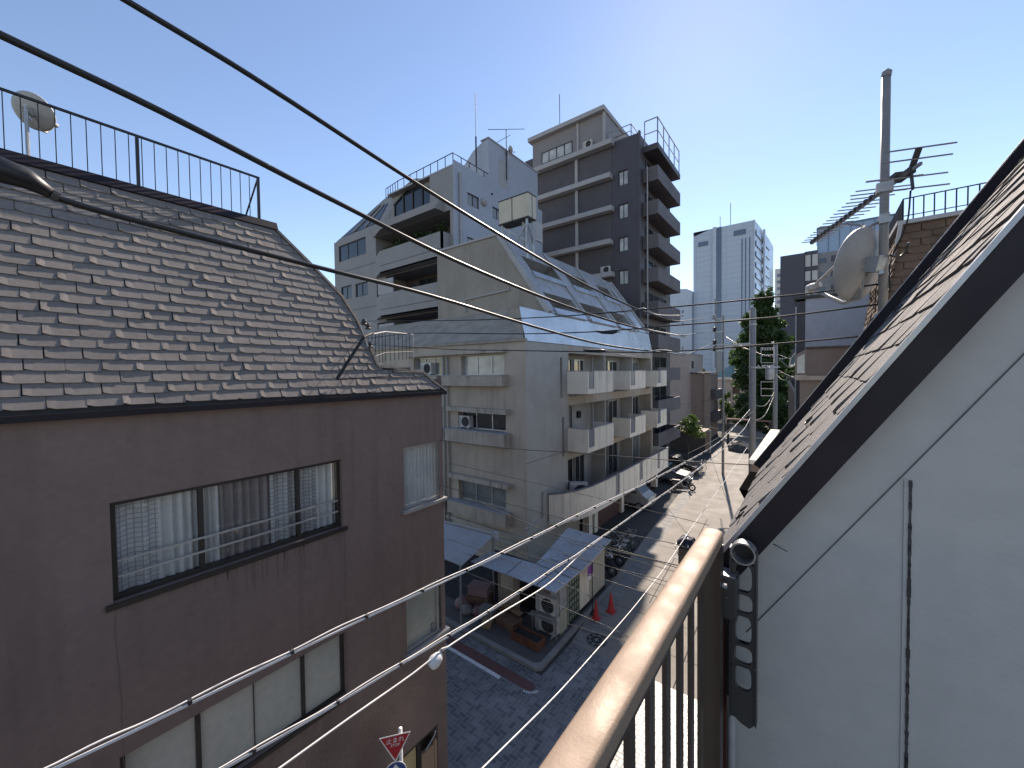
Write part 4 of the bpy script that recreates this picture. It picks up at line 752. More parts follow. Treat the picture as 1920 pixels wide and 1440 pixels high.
# ================================================================== WHITE APARTMENT BUILDING (behind)
wt = thing('white_apartment_building', (-25, 24, 0), 'white apartment building with deep balconies, sloping glazed corner and rooftop box behind the beige block', 'building')
YW, XW0, XW1 = 19.0, -34.6, -19.3
f3 = Fac((0, YW, 0), (1, 0, 0), (0, -1, 0)); f4 = Fac((XW1, 0, 0), (0, 1, 0), (1, 0, 0))
wops = [(-28.2, -19.6, 18.45, 20.1, 2.2), (-27.0, -19.6, 15.2, 16.75, 2.0), (-28.2, -27.05, 15.2, 16.4, 1.2), (-27.0, -19.6, 11.8, 13.4, 2.0), (-28.2, -27.05, 11.8, 13.2, 1.2),
        (-33.85, -29.6, 19.1, 20.5, .15), (-33.6, -31.9, 15.7, 16.85, .15), (-31.3, -29.45, 15.65, 16.8, .15)]
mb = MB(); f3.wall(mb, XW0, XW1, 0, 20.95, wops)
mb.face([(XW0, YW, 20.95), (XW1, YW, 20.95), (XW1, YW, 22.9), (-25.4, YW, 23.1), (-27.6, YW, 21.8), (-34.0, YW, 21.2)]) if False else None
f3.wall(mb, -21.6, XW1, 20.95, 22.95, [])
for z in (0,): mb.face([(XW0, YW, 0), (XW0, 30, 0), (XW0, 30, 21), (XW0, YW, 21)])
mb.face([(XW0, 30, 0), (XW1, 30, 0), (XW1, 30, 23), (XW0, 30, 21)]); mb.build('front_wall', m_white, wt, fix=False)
part(wt, 'wall_joint', m_dkm, lambda mb: [f3.box(mb, XW0+.02, -28.3, z, z+.05, 0, .006) for z in (18.1, 14.6)])
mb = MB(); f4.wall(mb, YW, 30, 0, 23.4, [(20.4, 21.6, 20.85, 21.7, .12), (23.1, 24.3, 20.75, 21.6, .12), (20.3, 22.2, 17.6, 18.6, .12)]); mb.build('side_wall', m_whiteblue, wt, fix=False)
window(f4, wt, 20.4, 21.6, 20.85, 21.7, 2, .08, .06, pm=m_greypane); window(f4, wt, 23.1, 24.3, 20.75, 21.6, 2, .08, .06, pm=m_greypane); window(f4, wt, 20.3, 22.2, 17.6, 18.6, 2, .08, .06, pm=m_greypane)
part(wt, 'vent_hood', m_ledge, lambda mb: mb.lathe(onx(906, 379, XW1), [(.3, 0), (.3, .12), (.18, .25), (0, .27)], 14, (1, 0, -.5)))
part(wt, 'vent_cap', m_dark, lambda mb: [mb.lathe(onx(u, v, XW1), [(.08, 0), (.08, .06), (0, .06)], 8, (1, 0, 0)) for u, v in ((922, 364),)])
part(wt, 'downpipe', m_ledge, lambda mb: mb.tube([(XW1+.12, YW+.6, 22.7), (XW1+.12, YW+.6, 0)], .08))
# recess backs, parapets, ledge
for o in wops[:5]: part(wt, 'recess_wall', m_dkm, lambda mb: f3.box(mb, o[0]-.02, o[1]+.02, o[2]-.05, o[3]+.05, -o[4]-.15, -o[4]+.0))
for o in wops[5:]: window(f3, wt, *o[:4], cols=3 if o[1]-o[0] > 3 else 2, rec=.1, fr=.07)
for (u0, u1, z0, z1) in ((-25.2, -23.4, 15.3, 16.6), (-22.6, -20.6, 15.3, 16.6), (-25.0, -22.2, 11.9, 13.2), (-25.5, -22.5, 18.5, 19.9)):
    fq = Fac((0, YW+1.9, 0), (1, 0, 0), (0, -1, 0)); window(fq, wt, u0, u1, z0, z1, 2, 0, .08)
def parapet(z0, z1, ua=-28.3, ub=-26.6, d=.75):
    mb = MB(); pts = [(ua, YW+.002), (ub, YW-d), (XW1-.35, YW-d), (XW1-.35, YW+.002)]
    for (p, q) in zip(pts, pts[1:]):
        n = Vector((-(q[1]-p[1]), q[0]-p[0], 0)).normalized()*.14; mb.prism([(*p, z0), (*q, z0), (q[0]+n.x, q[1]+n.y, z0), (p[0]+n.x, p[1]+n.y, z0)], (0, 0, z1-z0))
    mb.prism([(x, y, z0+.001) for x, y in pts], (0, 0, .12)); o = mb.build('balcony_parapet', m_white, wt)
    part(o, 'parapet_strip', m_dkm, lambda m2: m2.box(ub, XW1-.36, YW-d-.006, YW-d-.001, z0+.55, z0+.6)); return o  # thin dark strip along the parapet face
parapet(16.8, 18.5); parapet(13.45, 15.2); parapet(10.0, 11.8)
for z in (15.21, 11.81): part(wt, 'balcony_screen', m_ledge, lambda mb: mb.box(-27.0, -25.1, YW-.7, YW-.6, z, z+1.1))
mb = MB(); pts = [(-28.6, YW+.002, 20.12), (-26.4, YW-.8, 20.12), (-20.2, YW-.8, 20.12), (-20.2, YW+.002, 20.12)]; mb.prism(pts, (0, 0, .3)); mb.prism([(x, y+.25 if y < YW else y, 20.421) for x, y, z in pts], (0, 0, .35)); mb.build('terrace_ledge', m_white, wt)
# sloping glazed corner and peaked terrace front
g = Fac((0, YW, 20.96), (1, 0, 0), (0, -1, .75), (0, .75, 1)); A = V(-34.6, YW+.05, 20.96); B = V(-29.2, YW+1.6, 24.0); C = V(-26.6, YW+1.6, 24.0); D = V(-27.4, YW+.05, 20.96)
mb = MB(); mb.face([A, B, V(-34.6, 30, 21)]); mb.face([B, C, V(-26.6, 30, 24), V(-29.2, 30, 24)]); mb.face([V(-34.6, 30, 21), B, V(-29.2, 30, 24)]); mb.face([A, D, C, B]); mb.face([D, V(-25.4, YW+1.6, 20.96), C]); mb.build('corner_roof', m_white, wt, fix=False)
n_ = V(0, -.9, .45)
def q4(a, b, t0, t1): return a+(b-a)*t0, a+(b-a)*t1
p0, p1 = A.lerp(B, .12)+V(.5, 0, 0), A.lerp(B, .8)+V(.45, 0, 0); r1, r0 = D.lerp(C, .72)+V(-1.2, 0, 0), D.lerp(C, .12)+V(-.9, 0, 0)
part(wt, 'corner_glazing', m_darkpane, lambda mb: mb.prism([p0+n_*.02, r0+n_*.02, r1+n_*.02, p1+n_*.02], n_*.03))
part(wt, 'glazing_bar', m_white, lambda mb: [mb.beam(p0.lerp(r0, k)+n_*.07, p1.lerp(r1, k)+n_*.07, .12) for k in (.33, .66)])
YT2 = YW+.5; mb = MB(); mb.face([(-26.9, YT2, 20.9), (-21.5, YT2, 20.9), (-21.5, YT2, 23.0), (-24.0, YT2, 23.7), (-26.6, YT2, 23.1)]); mb.build('terrace_wall', m_white, wt, fix=False)
f5 = Fac((0, YT2-.01, 0), (1, 0, 0), (0, -1, 0))
part(wt, 'gable_glazing', m_darkpane, lambda mb: mb.prism([f5.P(-26.2, 20.97), f5.P(-21.9, 20.97), f5.P(-21.9, 22.35), f5.P(-24.0, 23.2), f5.P(-26.2, 22.3)], (0, -.03, 0)))
part(wt, 'gable_frame', m_frame, lambda mb: ([mb.beam(f5.P(u, 21, .06), f5.P(u, z, .06), .1) for u, z in ((-26.2, 22.3), (-25.1, 22.7), (-24.0, 23.2), (-22.9, 22.75), (-21.9, 22.35))], mb.beam(f5.P(-26.3, 22.3, .06), f5.P(-24, 23.25, .06), .12), mb.beam(f5.P(-21.8, 22.3, .06), f5.P(-24, 23.25, .06), .12)))
mb = MB(); mb.prism([(-26.6, YW+.02, 22.98), (XW1-.02, YW+.02, 22.98), (XW1-.02, 29.9, 22.98), (-26.6, 29.9, 22.98)], (0, 0, .1)); mb.prism([(-34.5, YW+.1, 20.97), (-26.5, YW+.1, 20.97), (-26.5, 29.9, 20.97), (-34.5, 29.9, 20.97)], (0, 0, .05)); mb.build('flat_roof', m_ledge, wt)
# rooftop box
bx = part(wt, 'rooftop_box', m_whiteblue, lambda mb: mb.prism([(-21.9, 22.8, 23.08), (-19.35, 22.8, 23.08), (-19.35, 22.8, 26.5), (-20.0, 22.8, 26.42), (-20.9, 22.8, 26.1), (-21.9, 22.8, 25.3)], (0, 6.6, 0)))
part(bx, 'door', m_ledge, lambda mb: mb.box(-19.345, -19.33, 24.0, 24.9, 23.4, 25.5)); part(bx, 'coping', m_ledge, lambda mb: mb.box(-20.1, -19.3, 22.75, 29.5, 26.51, 26.6))
def rail(name, path, h, n, label, m=m_rail, cat='railing', mid=False, r=.025, ends=True):
    path = [Vector(p) for p in path]; t = thing(name, path[0], label, cat)
    for a, b in zip(path, path[1:]):
        part(t, 'top_rail', m, lambda mb: mb.tube([a+V(0, 0, h), b+V(0, 0, h)], r, 6))
        part(t, 'bottom_rail', m, lambda mb: mb.tube([a+V(0, 0, .08), b+V(0, 0, .08)], r*.8, 6))
        if mid: part(t, 'middle_rail', m, lambda mb: mb.tube([a+V(0, 0, h*.5), b+V(0, 0, h*.5)], r*.8, 6))
        k = max(1, int((b-a).length/n))
        for i in range(k+1): p = a.lerp(b, i/k); part(t, 'post', m, lambda mb: mb.tube([p, p+V(0, 0, h)], r, 6))
    return t
rail('rooftop_railing', [(-29.1, YW+1.7, 24.0), (-25.6, YW+.3, 23.08), (XW1-.15, YW+.2, 23.08), (XW1-.15, 26.3, 23.08)], .85, .75, 'dark railing around the roof edge of the white apartment building', r=.03)
mb = MB(); t = thing('roof_antenna', (-19.5, 24.9, 26.5), 'dark tee-shaped aerial on a pole fixed to the white rooftop box', 'antenna')
part(t, 'mast', m_rail, lambda mb: mb.tube([(-19.28, 24.89, 24.2), (-19.28, 24.89, 28.15)], .035)); part(t, 'boom', m_rail, lambda mb: mb.tube([onx(915, 243, -19.3), onx(983, 242, -19.3)], .025, 5)); part(t, 'element', m_rail, lambda mb: mb.tube([onx(932, 267, -19.3), onx(957, 253, -19.3)], .02, 5))
t = thing('lightning_rod', (-20.2, 22.6, 23.5), 'tall thin rod rising from the near corner of the white rooftop box', 'lightning rod'); a = onx(891, 172, -20.2); b = onx(893, 312, -20.2)
part(t, 'rod', m_rail, lambda mb: mb.tube([a, a.lerp(b, .62)], .025, 5)); part(t, 'mast', m_rail, lambda mb: mb.tube([a.lerp(b, .6), b], .06, 6))
cc = onx(957, 281, -19.0); t = dish('satellite_dish', cc, (.35, .9, .35), .3, 'small pale round dish on a stem above the white rooftop box', cc+V(-.1, -.1, -.3)); part(t, 'stem', m_steel, lambda mb: mb.tube([cc+V(-.1, -.15, -.1), cc+V(-.15, -.15, -2.6)], .03))
for k in range(6):
    x = -27.2+k*1.25; t = thing('terrace_plant', (x, YW+.7, 18.5), ('tall' if k % 2 else 'low')+' dark leafy plant inside the shaded planted balcony of the white building, '+('first', 'second', 'third', 'fourth', 'fifth', 'sixth')[k]+' along it', 'plant', 'plants on the white balcony')
    mb = MB(); leaves(mb, (x, YW+.5, 18.9+.25*(k % 2)), (.6, .4, .55+.2*(k % 2)), 130, .12, shell=.1); mb.build('foliage', m_leafd, t, fix=False); part(t, 'stem', m_bark, lambda mb: mb.tube([(x, YW+.6, 18.0), (x, YW+.5, 19.2)], .03, 5)); part(t, 'pot', m_tan, lambda mb: mb.lathe((x, YW+.6, 17.6), [(0, 0), (.2, 0), (.28, .5), (.22, .5), (0, .45)], 12))

# ================================================================== DARK TOWER
tt = thing('dark_tower', (-18, 40, 0), 'dark purple-grey apartment tower with pale ledges and stacked street balconies', 'building')
YT, XT0, XT1, YTE = 35.0, -25.3, -12.35, 44.5
f6 = Fac((0, YT, 0), (1, 0, 0), (0, -1, 0)); f7 = Fac((XT1, 0, 0), (0, 1, 0), (1, 0, 0))
rowz = [30.0-2.98*k for k in range(10)]
tops_ = []
for k in range(1, 10): tops_.append((-14.25, -13.35, rowz[k]-1.1, rowz[k]+.2, .2))
for k in range(1, 5): tops_.append((-21.9, -20.7, rowz[k]-1.7, rowz[k]-.55, .2))
mb = MB(); f6.wall(mb, -24.0, XT1, 0, 30.05, tops_); mb.face([(XT0, YT+1.5, 0), (-24, YT+1.5, 0), (-24, YT+1.5, 30), (XT0, YT+1.5, 30)]); mb.face([(-24, YT, 0), (-24, YT+1.5, 0), (-24, YT+1.5, 30), (-24, YT, 30)])
f7.wall(mb, YT, YTE, 0, 30.05, []); mb.face([(XT0, YTE, 0), (XT1, YTE, 0), (XT1, YTE, 30.05), (XT0, YTE, 30.05)]); mb.face([(XT0, YT+1.5, 0), (XT0, YTE, 0), (XT0, YTE, 30.05), (XT0, YT+1.5, 30.05)]); mb.face([(XT0, YT+1.5, 30.04), (XT1, YT, 30.04), (XT1, YTE, 30.04), (XT0, YTE, 30.04)])
mb.build('wall', m_dkt, tt, fix=False)
for i, o in enumerate(tops_): window(f6, tt, *o[:4], cols=2, rec=.14, fr=.07, fm=m_frame, pm=m_palepane if i < 9 else m_greypane)
for k in range(5): part(tt, 'wall_panel', m_dkm, lambda mb: f6.box(mb, -23.6, -14.9, rowz[k+1]+.35, rowz[k]-.45, .002, .03))
for k in range(5): part(tt, 'ledge', m_ledge, lambda mb: f6.box(mb, -23.7, -14.6-.15*(k % 2), rowz[k]-.35, rowz[k]+.1, .032, .75), bevel=.03)
for k in range(5):
    for u in (-23.45, -18.6): part(tt, 'pilaster', m_ledge, lambda mb: f6.box(mb, u, u+.28, rowz[k+1]+.1, rowz[k]-.35, .032, .16))
top_ = mat('taupe_top_storey', (.21, .19, .19), .6, .06, .5)
ph = part(tt, 'top_storey', top_, lambda mb: mb.prism([(-23.6, YT-.02, 30.1), (-15.5, YT-.02, 30.1), (-15.5, YT-.02, 33.3), (-23.6, YT-.02, 33.3)], (0, 6, 0)))
part(ph, 'eaves', m_ledge, lambda mb: mb.box(-23.9, -15.4, YT-.5, YT+6, 33.1, 33.5)); window(Fac((0, YT-.03, 0), (1, 0, 0), (0, -1, 0)), tt, -22.5, -18.9, 30.5, 31.7, 4, 0, .09, pm=m_palepane)
part(tt, 'pilaster', m_ledge, lambda mb: (f6.box(mb, -18.4, -18.2, 30.1, 33.1, .03, .12), f6.box(mb, -15.7, -15.45, 30.1, 33.1, .03, .12)))
part(tt, 'stair_block', m_dkm, lambda mb: mb.box(-25.3, -23.95, YT+1.0, YT+5, 30.05, 32.2)); part(tt, 'side_strip', m_dkm, lambda mb: mb.box(-25.2, -24.02, YT+1.3, YT+1.49, 8, 29.9))
mb = MB(); mb.prism([ony(1085, 255, YT+.0), ony(1133, 212, YT), ony(1140, 265, YT)], (0, -.01, 0))
for k in range(10):
    zt = rowz[k]-2.75; zb = zt-1.25
    o = part(tt, 'balcony', m_dkb, lambda mb: (mb.box(-11.12, -11.0, 36.0, 43.3, zb, zt), mb.box(XT1+.002, -11.121, 36.0, 36.12, zb, zt), mb.box(XT1+.002, -11.121, 43.18, 43.3, zb, zt), mb.box(XT1+.002, -11.121, 36.121, 43.179, zb, zb+.15)))
    part(tt, 'balcony_window', m_darkpane, lambda mb: f7.box(mb, 36.6, 42.8, zb+.2, zb+2.3, .002, .05)); part(o, 'drainpipe', m_ledge, lambda mb: mb.tube([(-11.9, 35.85, zb-1.7), (-11.9, 35.85, zt)], .06, 6))
    part(tt, 'window_frame', m_dkm, lambda mb: [f7.box(mb, y, y+.18, zb+.2, zb+2.3, .052, .12) for y in (36.6, 38.5, 40.4, 42.6)])
part(tt, 'corner_trim', m_dkm, lambda mb: (mb.box(XT1-.05, XT1+.1, YT-.06, YT+.25, 0, 30.2)))
part(tt, 'roof_slab', m_dkm, lambda mb: mb.box(XT1, -11.0, 36.0, 43.3, 28.7, 29.2))
rail('rooftop_railing', [(XT1+.1, 36.2, 29.2), (-11.1, 36.2, 29.2), (-11.1, 43.2, 29.2)], 2.3, 1.5, 'pale tall railing on the roof corner above the dark tower balconies', m=m_steel, mid=True, r=.05)
rail('rooftop_railing', [(-15.3, 35.4, 30.1), (-13.2, 35.4, 30.1), (-13.2, 39, 30.1)], 1.2, 1.2, 'short pale railing beside the top storey of the dark tower', m=m_steel, mid=True, r=.04)
t = thing('rooftop_cabinet', (-14.4, 36.2, 30.05), 'pale box cabinet behind the short railing on the dark tower', 'cabinet'); part(t, 'body', m_ledge, lambda mb: mb.box(-14.9, -13.9, 36.0, 37.0, 30.06, 31.0), bevel=.05); part(t, 'lid', m_steel, lambda mb: mb.box(-14.95, -13.85, 35.95, 37.05, 31.002, 31.08))
t = thing('lightning_rod', (-20.5, 35.3, 33.5), 'tall thin rod on the top storey of the dark tower', 'lightning rod'); part(t, 'rod', m_rail, lambda mb: mb.tube([(-20.5, 35.3, 33.5), (-20.5, 35.3, 37.0)], .035, 5)); part(t, 'base', m_rail, lambda mb: mb.tube([(-20.5, 35.3, 33.5), (-20.5, 35.3, 34.0)], .07, 6))
for k, (u, v, y, l) in enumerate(((1170, 437, YT-.4, 'upper'), (1135, 508, YT-.4, 'middle'), (1102, 312, YT-.4, 'topmost'), (1152, 393, YT-.4, 'high'))):
    if k in (0, 3): continue
    p = ony(u, v, y); ac_unit('ac_unit', (p.x, p.y-.1, rowz[{1: 4, 2: 0}[k]]+.11 if k == 2 else p.z-.3), (0, -1, 0), l+' white air conditioner on a pale ledge of the dark tower', 'air conditioners on the dark tower', .9, .7)
    if k == 1: part(tt, 'ac_shelf', m_ledge, lambda mb: mb.box(p.x-.8, p.x+.8, p.y-.25, YT-.04, p.z-.5, p.z-.31))

# ================================================================== FAR BUILDINGS
t = thing('office_tower', (-26, 180, 0), 'pale blue-grey office tower with a dark vertical strip, tallest in the distance', 'building')
mb = MB(); pl = [(-36, 160), (-16.4, 160), (-15.4, 172), (-14.3, 186), (-13.7, 200), (-36, 200)]
zt = 60.7
o = MB(); o.face([(-36, 160, 0), (-16.4, 160, 0), (-16.4, 160, zt), (-30, 160, zt), (-36, 160, zt-1.6)]); o.build('front_wall', m_officew, t, fix=False)
o = MB(); 
for p, q in zip(pl[1:], pl[2:]+pl[:1]): o.face([(*p, 0), (*q, 0), (*q, zt), (*p, zt)])
o.face([(*p, zt-.02) for p in pl]); o.build('side_wall', m_offices, t, fix=False)
part(t, 'stair_strip', m_officed, lambda mb: mb.box(-28.1, -26.6, 159.7, 159.98, 0, zt)); part(t, 'corner_fin', m_offices, lambda mb: (mb.box(-29.4, -28.2, 159.5, 159.97, 0, zt+.3), mb.box(-16.7, -16.3, 159.7, 159.98, 0, zt)))
for k in range(14): part(t, 'side_glazing', m_officed, lambda mb: mb.prism([(-16.2, 161.5, 8+k*3.7), (-14.2, 187, 8+k*3.7), (-14.2, 187, 9.6+k*3.7), (-16.2, 161.5, 9.6+k*3.7)], (.25, 0, 0)))
part(t, 'side_mullion', m_offices, lambda mb: mb.prism([(-15.0, 172.5, 5), (-14.85, 174.5, 5), (-14.85, 174.5, zt), (-15.0, 172.5, zt)], (.5, 0, 0)))
part(t, 'vent_louvre', m_officed, lambda mb: mb.box(-34.3, -31, 159.8, 159.98, 55, 56.6)); part(t, 'vent_louvre', m_officed, lambda mb: mb.box(-22.7, -19, 159.8, 159.98, 56.5, 58.3))
for u in (-18.0, -19.2, -20.3): part(t, 'slit_strip', m_officed, lambda mb: mb.box(u, u+.35, 159.85, 159.98, 20, 55))
t = thing('lightning_rod', (-26.3, 165, zt), 'two thin rods on the roof of the pale blue office tower', 'lightning rod')
for u, h in ((-27.2, 4), (-23.9, 8)): part(t, 'rod', m_rail, lambda mb: mb.tube([(u, 161, zt-.1), (u, 161, zt+h)], .1, 5))
t = thing('office_annex', (-40, 165, 0), 'lower pale blue wing to the left of the office tower with small dark vents', 'building')
part(t, 'wall', m_offices, lambda mb: mb.prism([(-52, 158, 0), (-36.1, 158, 0), (-36.1, 158, 38.8), (-38, 158, 39.8), (-41, 158, 40.1), (-52, 158, 40.1)], (0, 30, 0)))
for i in range(3):
    for k in range(4): part(t, 'vent', m_officed, lambda mb: mb.box(-39.6+i*0-(.0), -39.0, 157.9, 157.99, 17+k*4.6, 18.2+k*4.6)) if i == 0 else None
part(t, 'roof_coping', m_ledge, lambda mb: mb.box(-52, -41, 157.8, 188, 40.102, 40.5))
t = thing('dark_apartment_block', (3, 115, 0), 'dark violet and grey apartment block with white stair panels in the right distance', 'building')
part(t, 'wall', m_aptd, lambda mb: (mb.box(-6.2, -1.75, 110, 130, 0, 35.0), mb.box(-1.749, .6, 110.5, 130, 0, 35.3), mb.box(8.8, 16, 109.8, 130, 0, 35.6)))
part(t, 'wall_panel', m_aptl, lambda mb: mb.box(.601, 8.799, 111, 130, 0, 34.6))
for i, x in enumerate((-1.6, .1-.45)):
    for k in range(9): part(t, 'stair_panel', m_whitefar, lambda mb: mb.box(x, x+.95, 110.3, 110.49, 31.9-k*3.15, 34.0-k*3.15 if k else 34.4))
for k in range(9):
    part(t, 'balcony', m_aptl, lambda mb: mb.box(3.6, 8.79, 109.9, 110.98, 31.0-k*3.15, 32.4-k*3.15)); part(t, 'balcony_opening', m_aptd, lambda mb: mb.box(2.9, 8.79, 110.9, 110.99, 32.42-k*3.15, 33.7-k*3.15)); part(t, 'window', m_darkpane, lambda mb: mb.box(.9, 2.1, 110.9, 110.99, 32.3-k*3.15, 33.4-k*3.15))
t = thing('glass_penthouse', (6, 118, 34), 'pale blue glazed block on top of the dark violet apartment block', 'building'); part(t, 'glazing', mat('sky_blue_glazing', (.25, .34, .46), .2, .05, .3), lambda mb: mb.box(.5, 14, 113, 128, 34.62, 40.5)); part(t, 'mullion', m_officed, lambda mb: [mb.box(.5+k*1.9, .6+k*1.9, 112.9, 112.99, 34.7, 40.4) for k in range(7)]); part(t, 'coping', m_officed, lambda mb: mb.box(.4, 14.1, 112.8, 128, 40.51, 40.8))
t = thing('distant_flats', (-12, 260, 0), 'tiny pale slab of flats between the office tower and the dark violet block', 'building'); part(t, 'wall', m_whitefar, lambda mb: mb.box(-17, 2, 260, 275, 0, 64)); 
for k in range(12): part(t, 'window_band', m_officed, lambda mb: mb.box(-16, 2, 259.8, 259.98, 20+k*3.6, 21.6+k*3.6))
# pink-white and brown houses past the tower
t = thing('pink_white_house', (-15, 59, 0), 'pale pinkish house with a stepped roof beside the dark tower balconies', 'house')
part(t, 'wall', m_pink, lambda mb: (mb.box(-22, -13.5, 58, 66, 0, 11.3), mb.box(-13.499, -12.9, 58, 66, 0, 8.6))); part(t, 'coping', m_ledge, lambda mb: mb.box(-22, -13.45, 57.95, 66, 11.302, 11.42)); part(t, 'window', m_darkpane, lambda mb: mb.box(-13.49, -13.45, 59, 60, 9.4, 10.4))
t = thing('brown_house', (-11.8, 60, 0), 'narrow brown rendered house at the bend of the street', 'house')
part(t, 'wall', m_brownfar, lambda mb: mb.box(-13.2, -10.9, 57.5, 63, 0, 8.6)); part(t, 'pier', m_tan, lambda mb: mb.box(-11.55, -10.85, 57.3, 57.499, 0, 8.7)); part(t, 'coping', m_frame, lambda mb: mb.box(-13.3, -10.8, 57.2, 63, 8.702, 8.82))
for z in (2.2, 5.2): part(t, 'balcony', m_dkm, lambda mb: mb.box(-10.89, -10.2, 58, 62, z, z+1.3))
t = thing('teal_roof_house', (-11.5, 77, 0), 'small white house with a teal hipped roof at the end of the street', 'house')
part(t, 'wall', m_whitefar, lambda mb: mb.box(-13.3, -8.6, 75, 81, 0, 7.9))
mb = MB(); a = [V(-13.7, 74.6, 7.9), V(-8.2, 74.6, 7.9), V(-8.2, 81.4, 7.9), V(-13.7, 81.4, 7.9)]; r1, r2 = V(-11.0, 76.6, 10.2), V(-11.0, 79.5, 10.2); mb.face([a[0], a[1], r1]); mb.face([a[1], a[2], r2, r1]); mb.face([a[2], a[3], r2]); mb.face([a[3], a[0], r1, r2]); mb.face(a[::-1])
rf2 = mb.build('roof', m_teal, t); part(rf2, 'fascia', m_whitep, lambda mb: mb.box(-13.75, -8.15, 74.5, 74.59, 7.5, 7.9)); part(t, 'window', m_darkpane, lambda mb: mb.box(-10.7, -9.9, 74.9, 74.98, 5.2, 6.3)); part(t, 'balcony', m_ledge, lambda mb: (mb.box(-13.2, -11.2, 73.6, 74.98, 2.6, 3.3), mb.box(-13.2, -11.2, 73.6, 74.98, 5.0, 5.25)))
# garden wall, carport in the shade beyond the beige block
t = thing('garden_wall', (-9.6, 46, 0), 'dark low wall and flat canopy behind the parked cars', 'wall'); part(t, 'wall', m_dkm, lambda mb: mb.box(-14, -9.2, 47.2, 47.5, 0, 2.4)); part(t, 'canopy', m_tan, lambda mb: mb.box(-14, -9.0, 44.6, 47.6, 2.5, 2.65)); part(t, 'pier', m_tan, lambda mb: mb.box(-9.4, -8.9, 47.1, 47.6, 0, 2.49))
# our side of the street: neighbours beyond the foreground roof
t = thing('white_neighbour_house', (1.5, 15, 0), 'white blank-walled house beyond the grey shingle slope with a dark edge', 'house')
part(t, 'wall', mat('neighbour_white_wall', (.44, .44, .46), .8, .05, .4), lambda mb: mb.box(-.19, 8, 14, 20, 0, 11.0)); part(t, 'side_return', m_dkm, lambda mb: mb.box(-.42, -.191, 14.02, 20, 0, 10.95)); part(t, 'coping', m_frame, lambda mb: mb.box(-.46, 8, 13.95, 20, 11.002, 11.08))
part(t, 'downpipe', m_steel, lambda mb: mb.tube([(-.40, 13.96, 2), (-.40, 13.96, 10.8)], .022))
t = thing('brown_bay_house', (.3, 10.5, 0), 'brown boxy bay with a tan glazed end below the white blank wall', 'house')
part(t, 'bay', m_brownfar, lambda mb: mb.box(-.11, 3, 10, 13, 8.88, 9.42)); part(t, 'wall', m_tan, lambda mb: mb.box(-.22, 3, 10.05, 13, 0, 8.86)); part(t, 'sill', m_beige, lambda mb: mb.box(-.3, 3, 9.9, 13, 8.79, 8.878))
b = part(t, 'side_glazing', m_tan, lambda mb: mb.prism([(-.111, 10, 8.88), (-.111, 10, 9.42), (-.3, 10.02, 9.3), (-.3, 10.02, 8.88)], (0, .08, 0))); part(b, 'glazing', m_palepane, lambda mb: mb.prism([(-.14, 9.99, 8.93), (-.14, 9.99, 9.33), (-.27, 10.0, 9.25), (-.27, 10.0, 8.93)], (0, .005, 0))); part(t, 'roof_edge', m_frame, lambda mb: mb.box(-.13, 3, 9.95, 13, 9.422, 9.46))
t = thing('tan_balcony_wall', onp(1500, 730, (-1, 22), (3, 22)), 'small tan parapet with a sunlit pale cap low behind the dark roof edge', 'wall'); q = [onp(u, v, (-1, 18), (3, 18)) for u, v in ((1478, 715), (1493, 740), (1493, 800), (1478, 800))]
part(t, 'wall', m_tan, lambda mb: mb.prism(q, (0, .3, 0))); part(t, 'cap', m_ledge, lambda mb: mb.beam(q[0]+V(0, -.02, .03), q[1]+V(0, -.02, .03), .1, .08))
part(t, 'side_wall', m_dkm, lambda mb: mb.prism([q[0]+V(0, .31, 0), q[0]+V(.5, .31, .25), q[3]+V(.5, .31, 0), q[3]+V(0, .31, 0)], (0, .1, 0)))
t = thing('brown_slate_roof_house', (3, 10, 0), 'brown slated mansard house with a rooftop railing, behind the antenna mast', 'house')
WB = V(.14, 0, 1.0).normalized(); NB = V(-1.0, 0, .14).normalized(); fbk = Fac((.90, 9, 9.6), (0, 1, 0), NB, WB)
RN2 = random.Random(3); shingles(fbk, 15, .12, .34, lambda t_: .02, lambda t_: 3.5, z0=-.05, th=.016, curl=.025, rnd=RN2).build('side_roof', m_brickroof, t, fix=False)
WF = V(0, .10, 1).normalized(); NF = V(0, -1, .10).normalized(); ffk = Fac((0, 9, 9.6), (1, 0, 0), NF, WF)
shingles(ffk, 15, .12, .27, lambda t_: .90+t_*.14, lambda t_: 5.0, z0=-.05, th=.018, curl=.035, rnd=RN2).build('front_roof', m_brickroof, t, fix=False)
part(t, 'wall', m_tan, lambda mb: mb.box(.88, 6, 9.02, 12.5, 0, 9.58)); part(t, 'roof_core', m_under, lambda mb: mb.prism([(.94, 9.03, 9.581), (5.5, 9.03, 9.581), (5.5, 9.19, 11.36), (1.17, 9.19, 11.36)], (0, 3.2, 0)))
part(t, 'roof_coping', m_ledge, lambda mb: (mb.box(1.08, 5.5, 9.1, 9.3, 11.365, 11.43), mb.box(1.08, 1.22, 9.301, 12.5, 11.365, 11.43)))
part(t, 'verge_strip', m_ledge, lambda mb: mb.beam(fbk.P(0, 1.45, .03), fbk.P(0, 1.8, .03), .03, .05))
p0 = ony(1690, 419, 9.2); zr_ = 11.44
t = rail('rooftop_railing', [(p0.x+.02, 12.3, zr_), (p0.x+.02, 9.2, zr_), (p0.x+3, 9.2, zr_)], .36, .115, 'thin dark railing along the top of the brown slate roof', r=.010)
cc = onp(1492, 672, (-1, 20), (3, 20)); t = dish('satellite_dish', cc, (-.8, -.35, .4), .42, 'distant grey-green dish fixed to the side of the white blank-walled house', cc+V(.45, .1, 0), m=mat('grey_green_dish', (.22, .25, .22), .6), arm_up=(-.3, 0, -1))

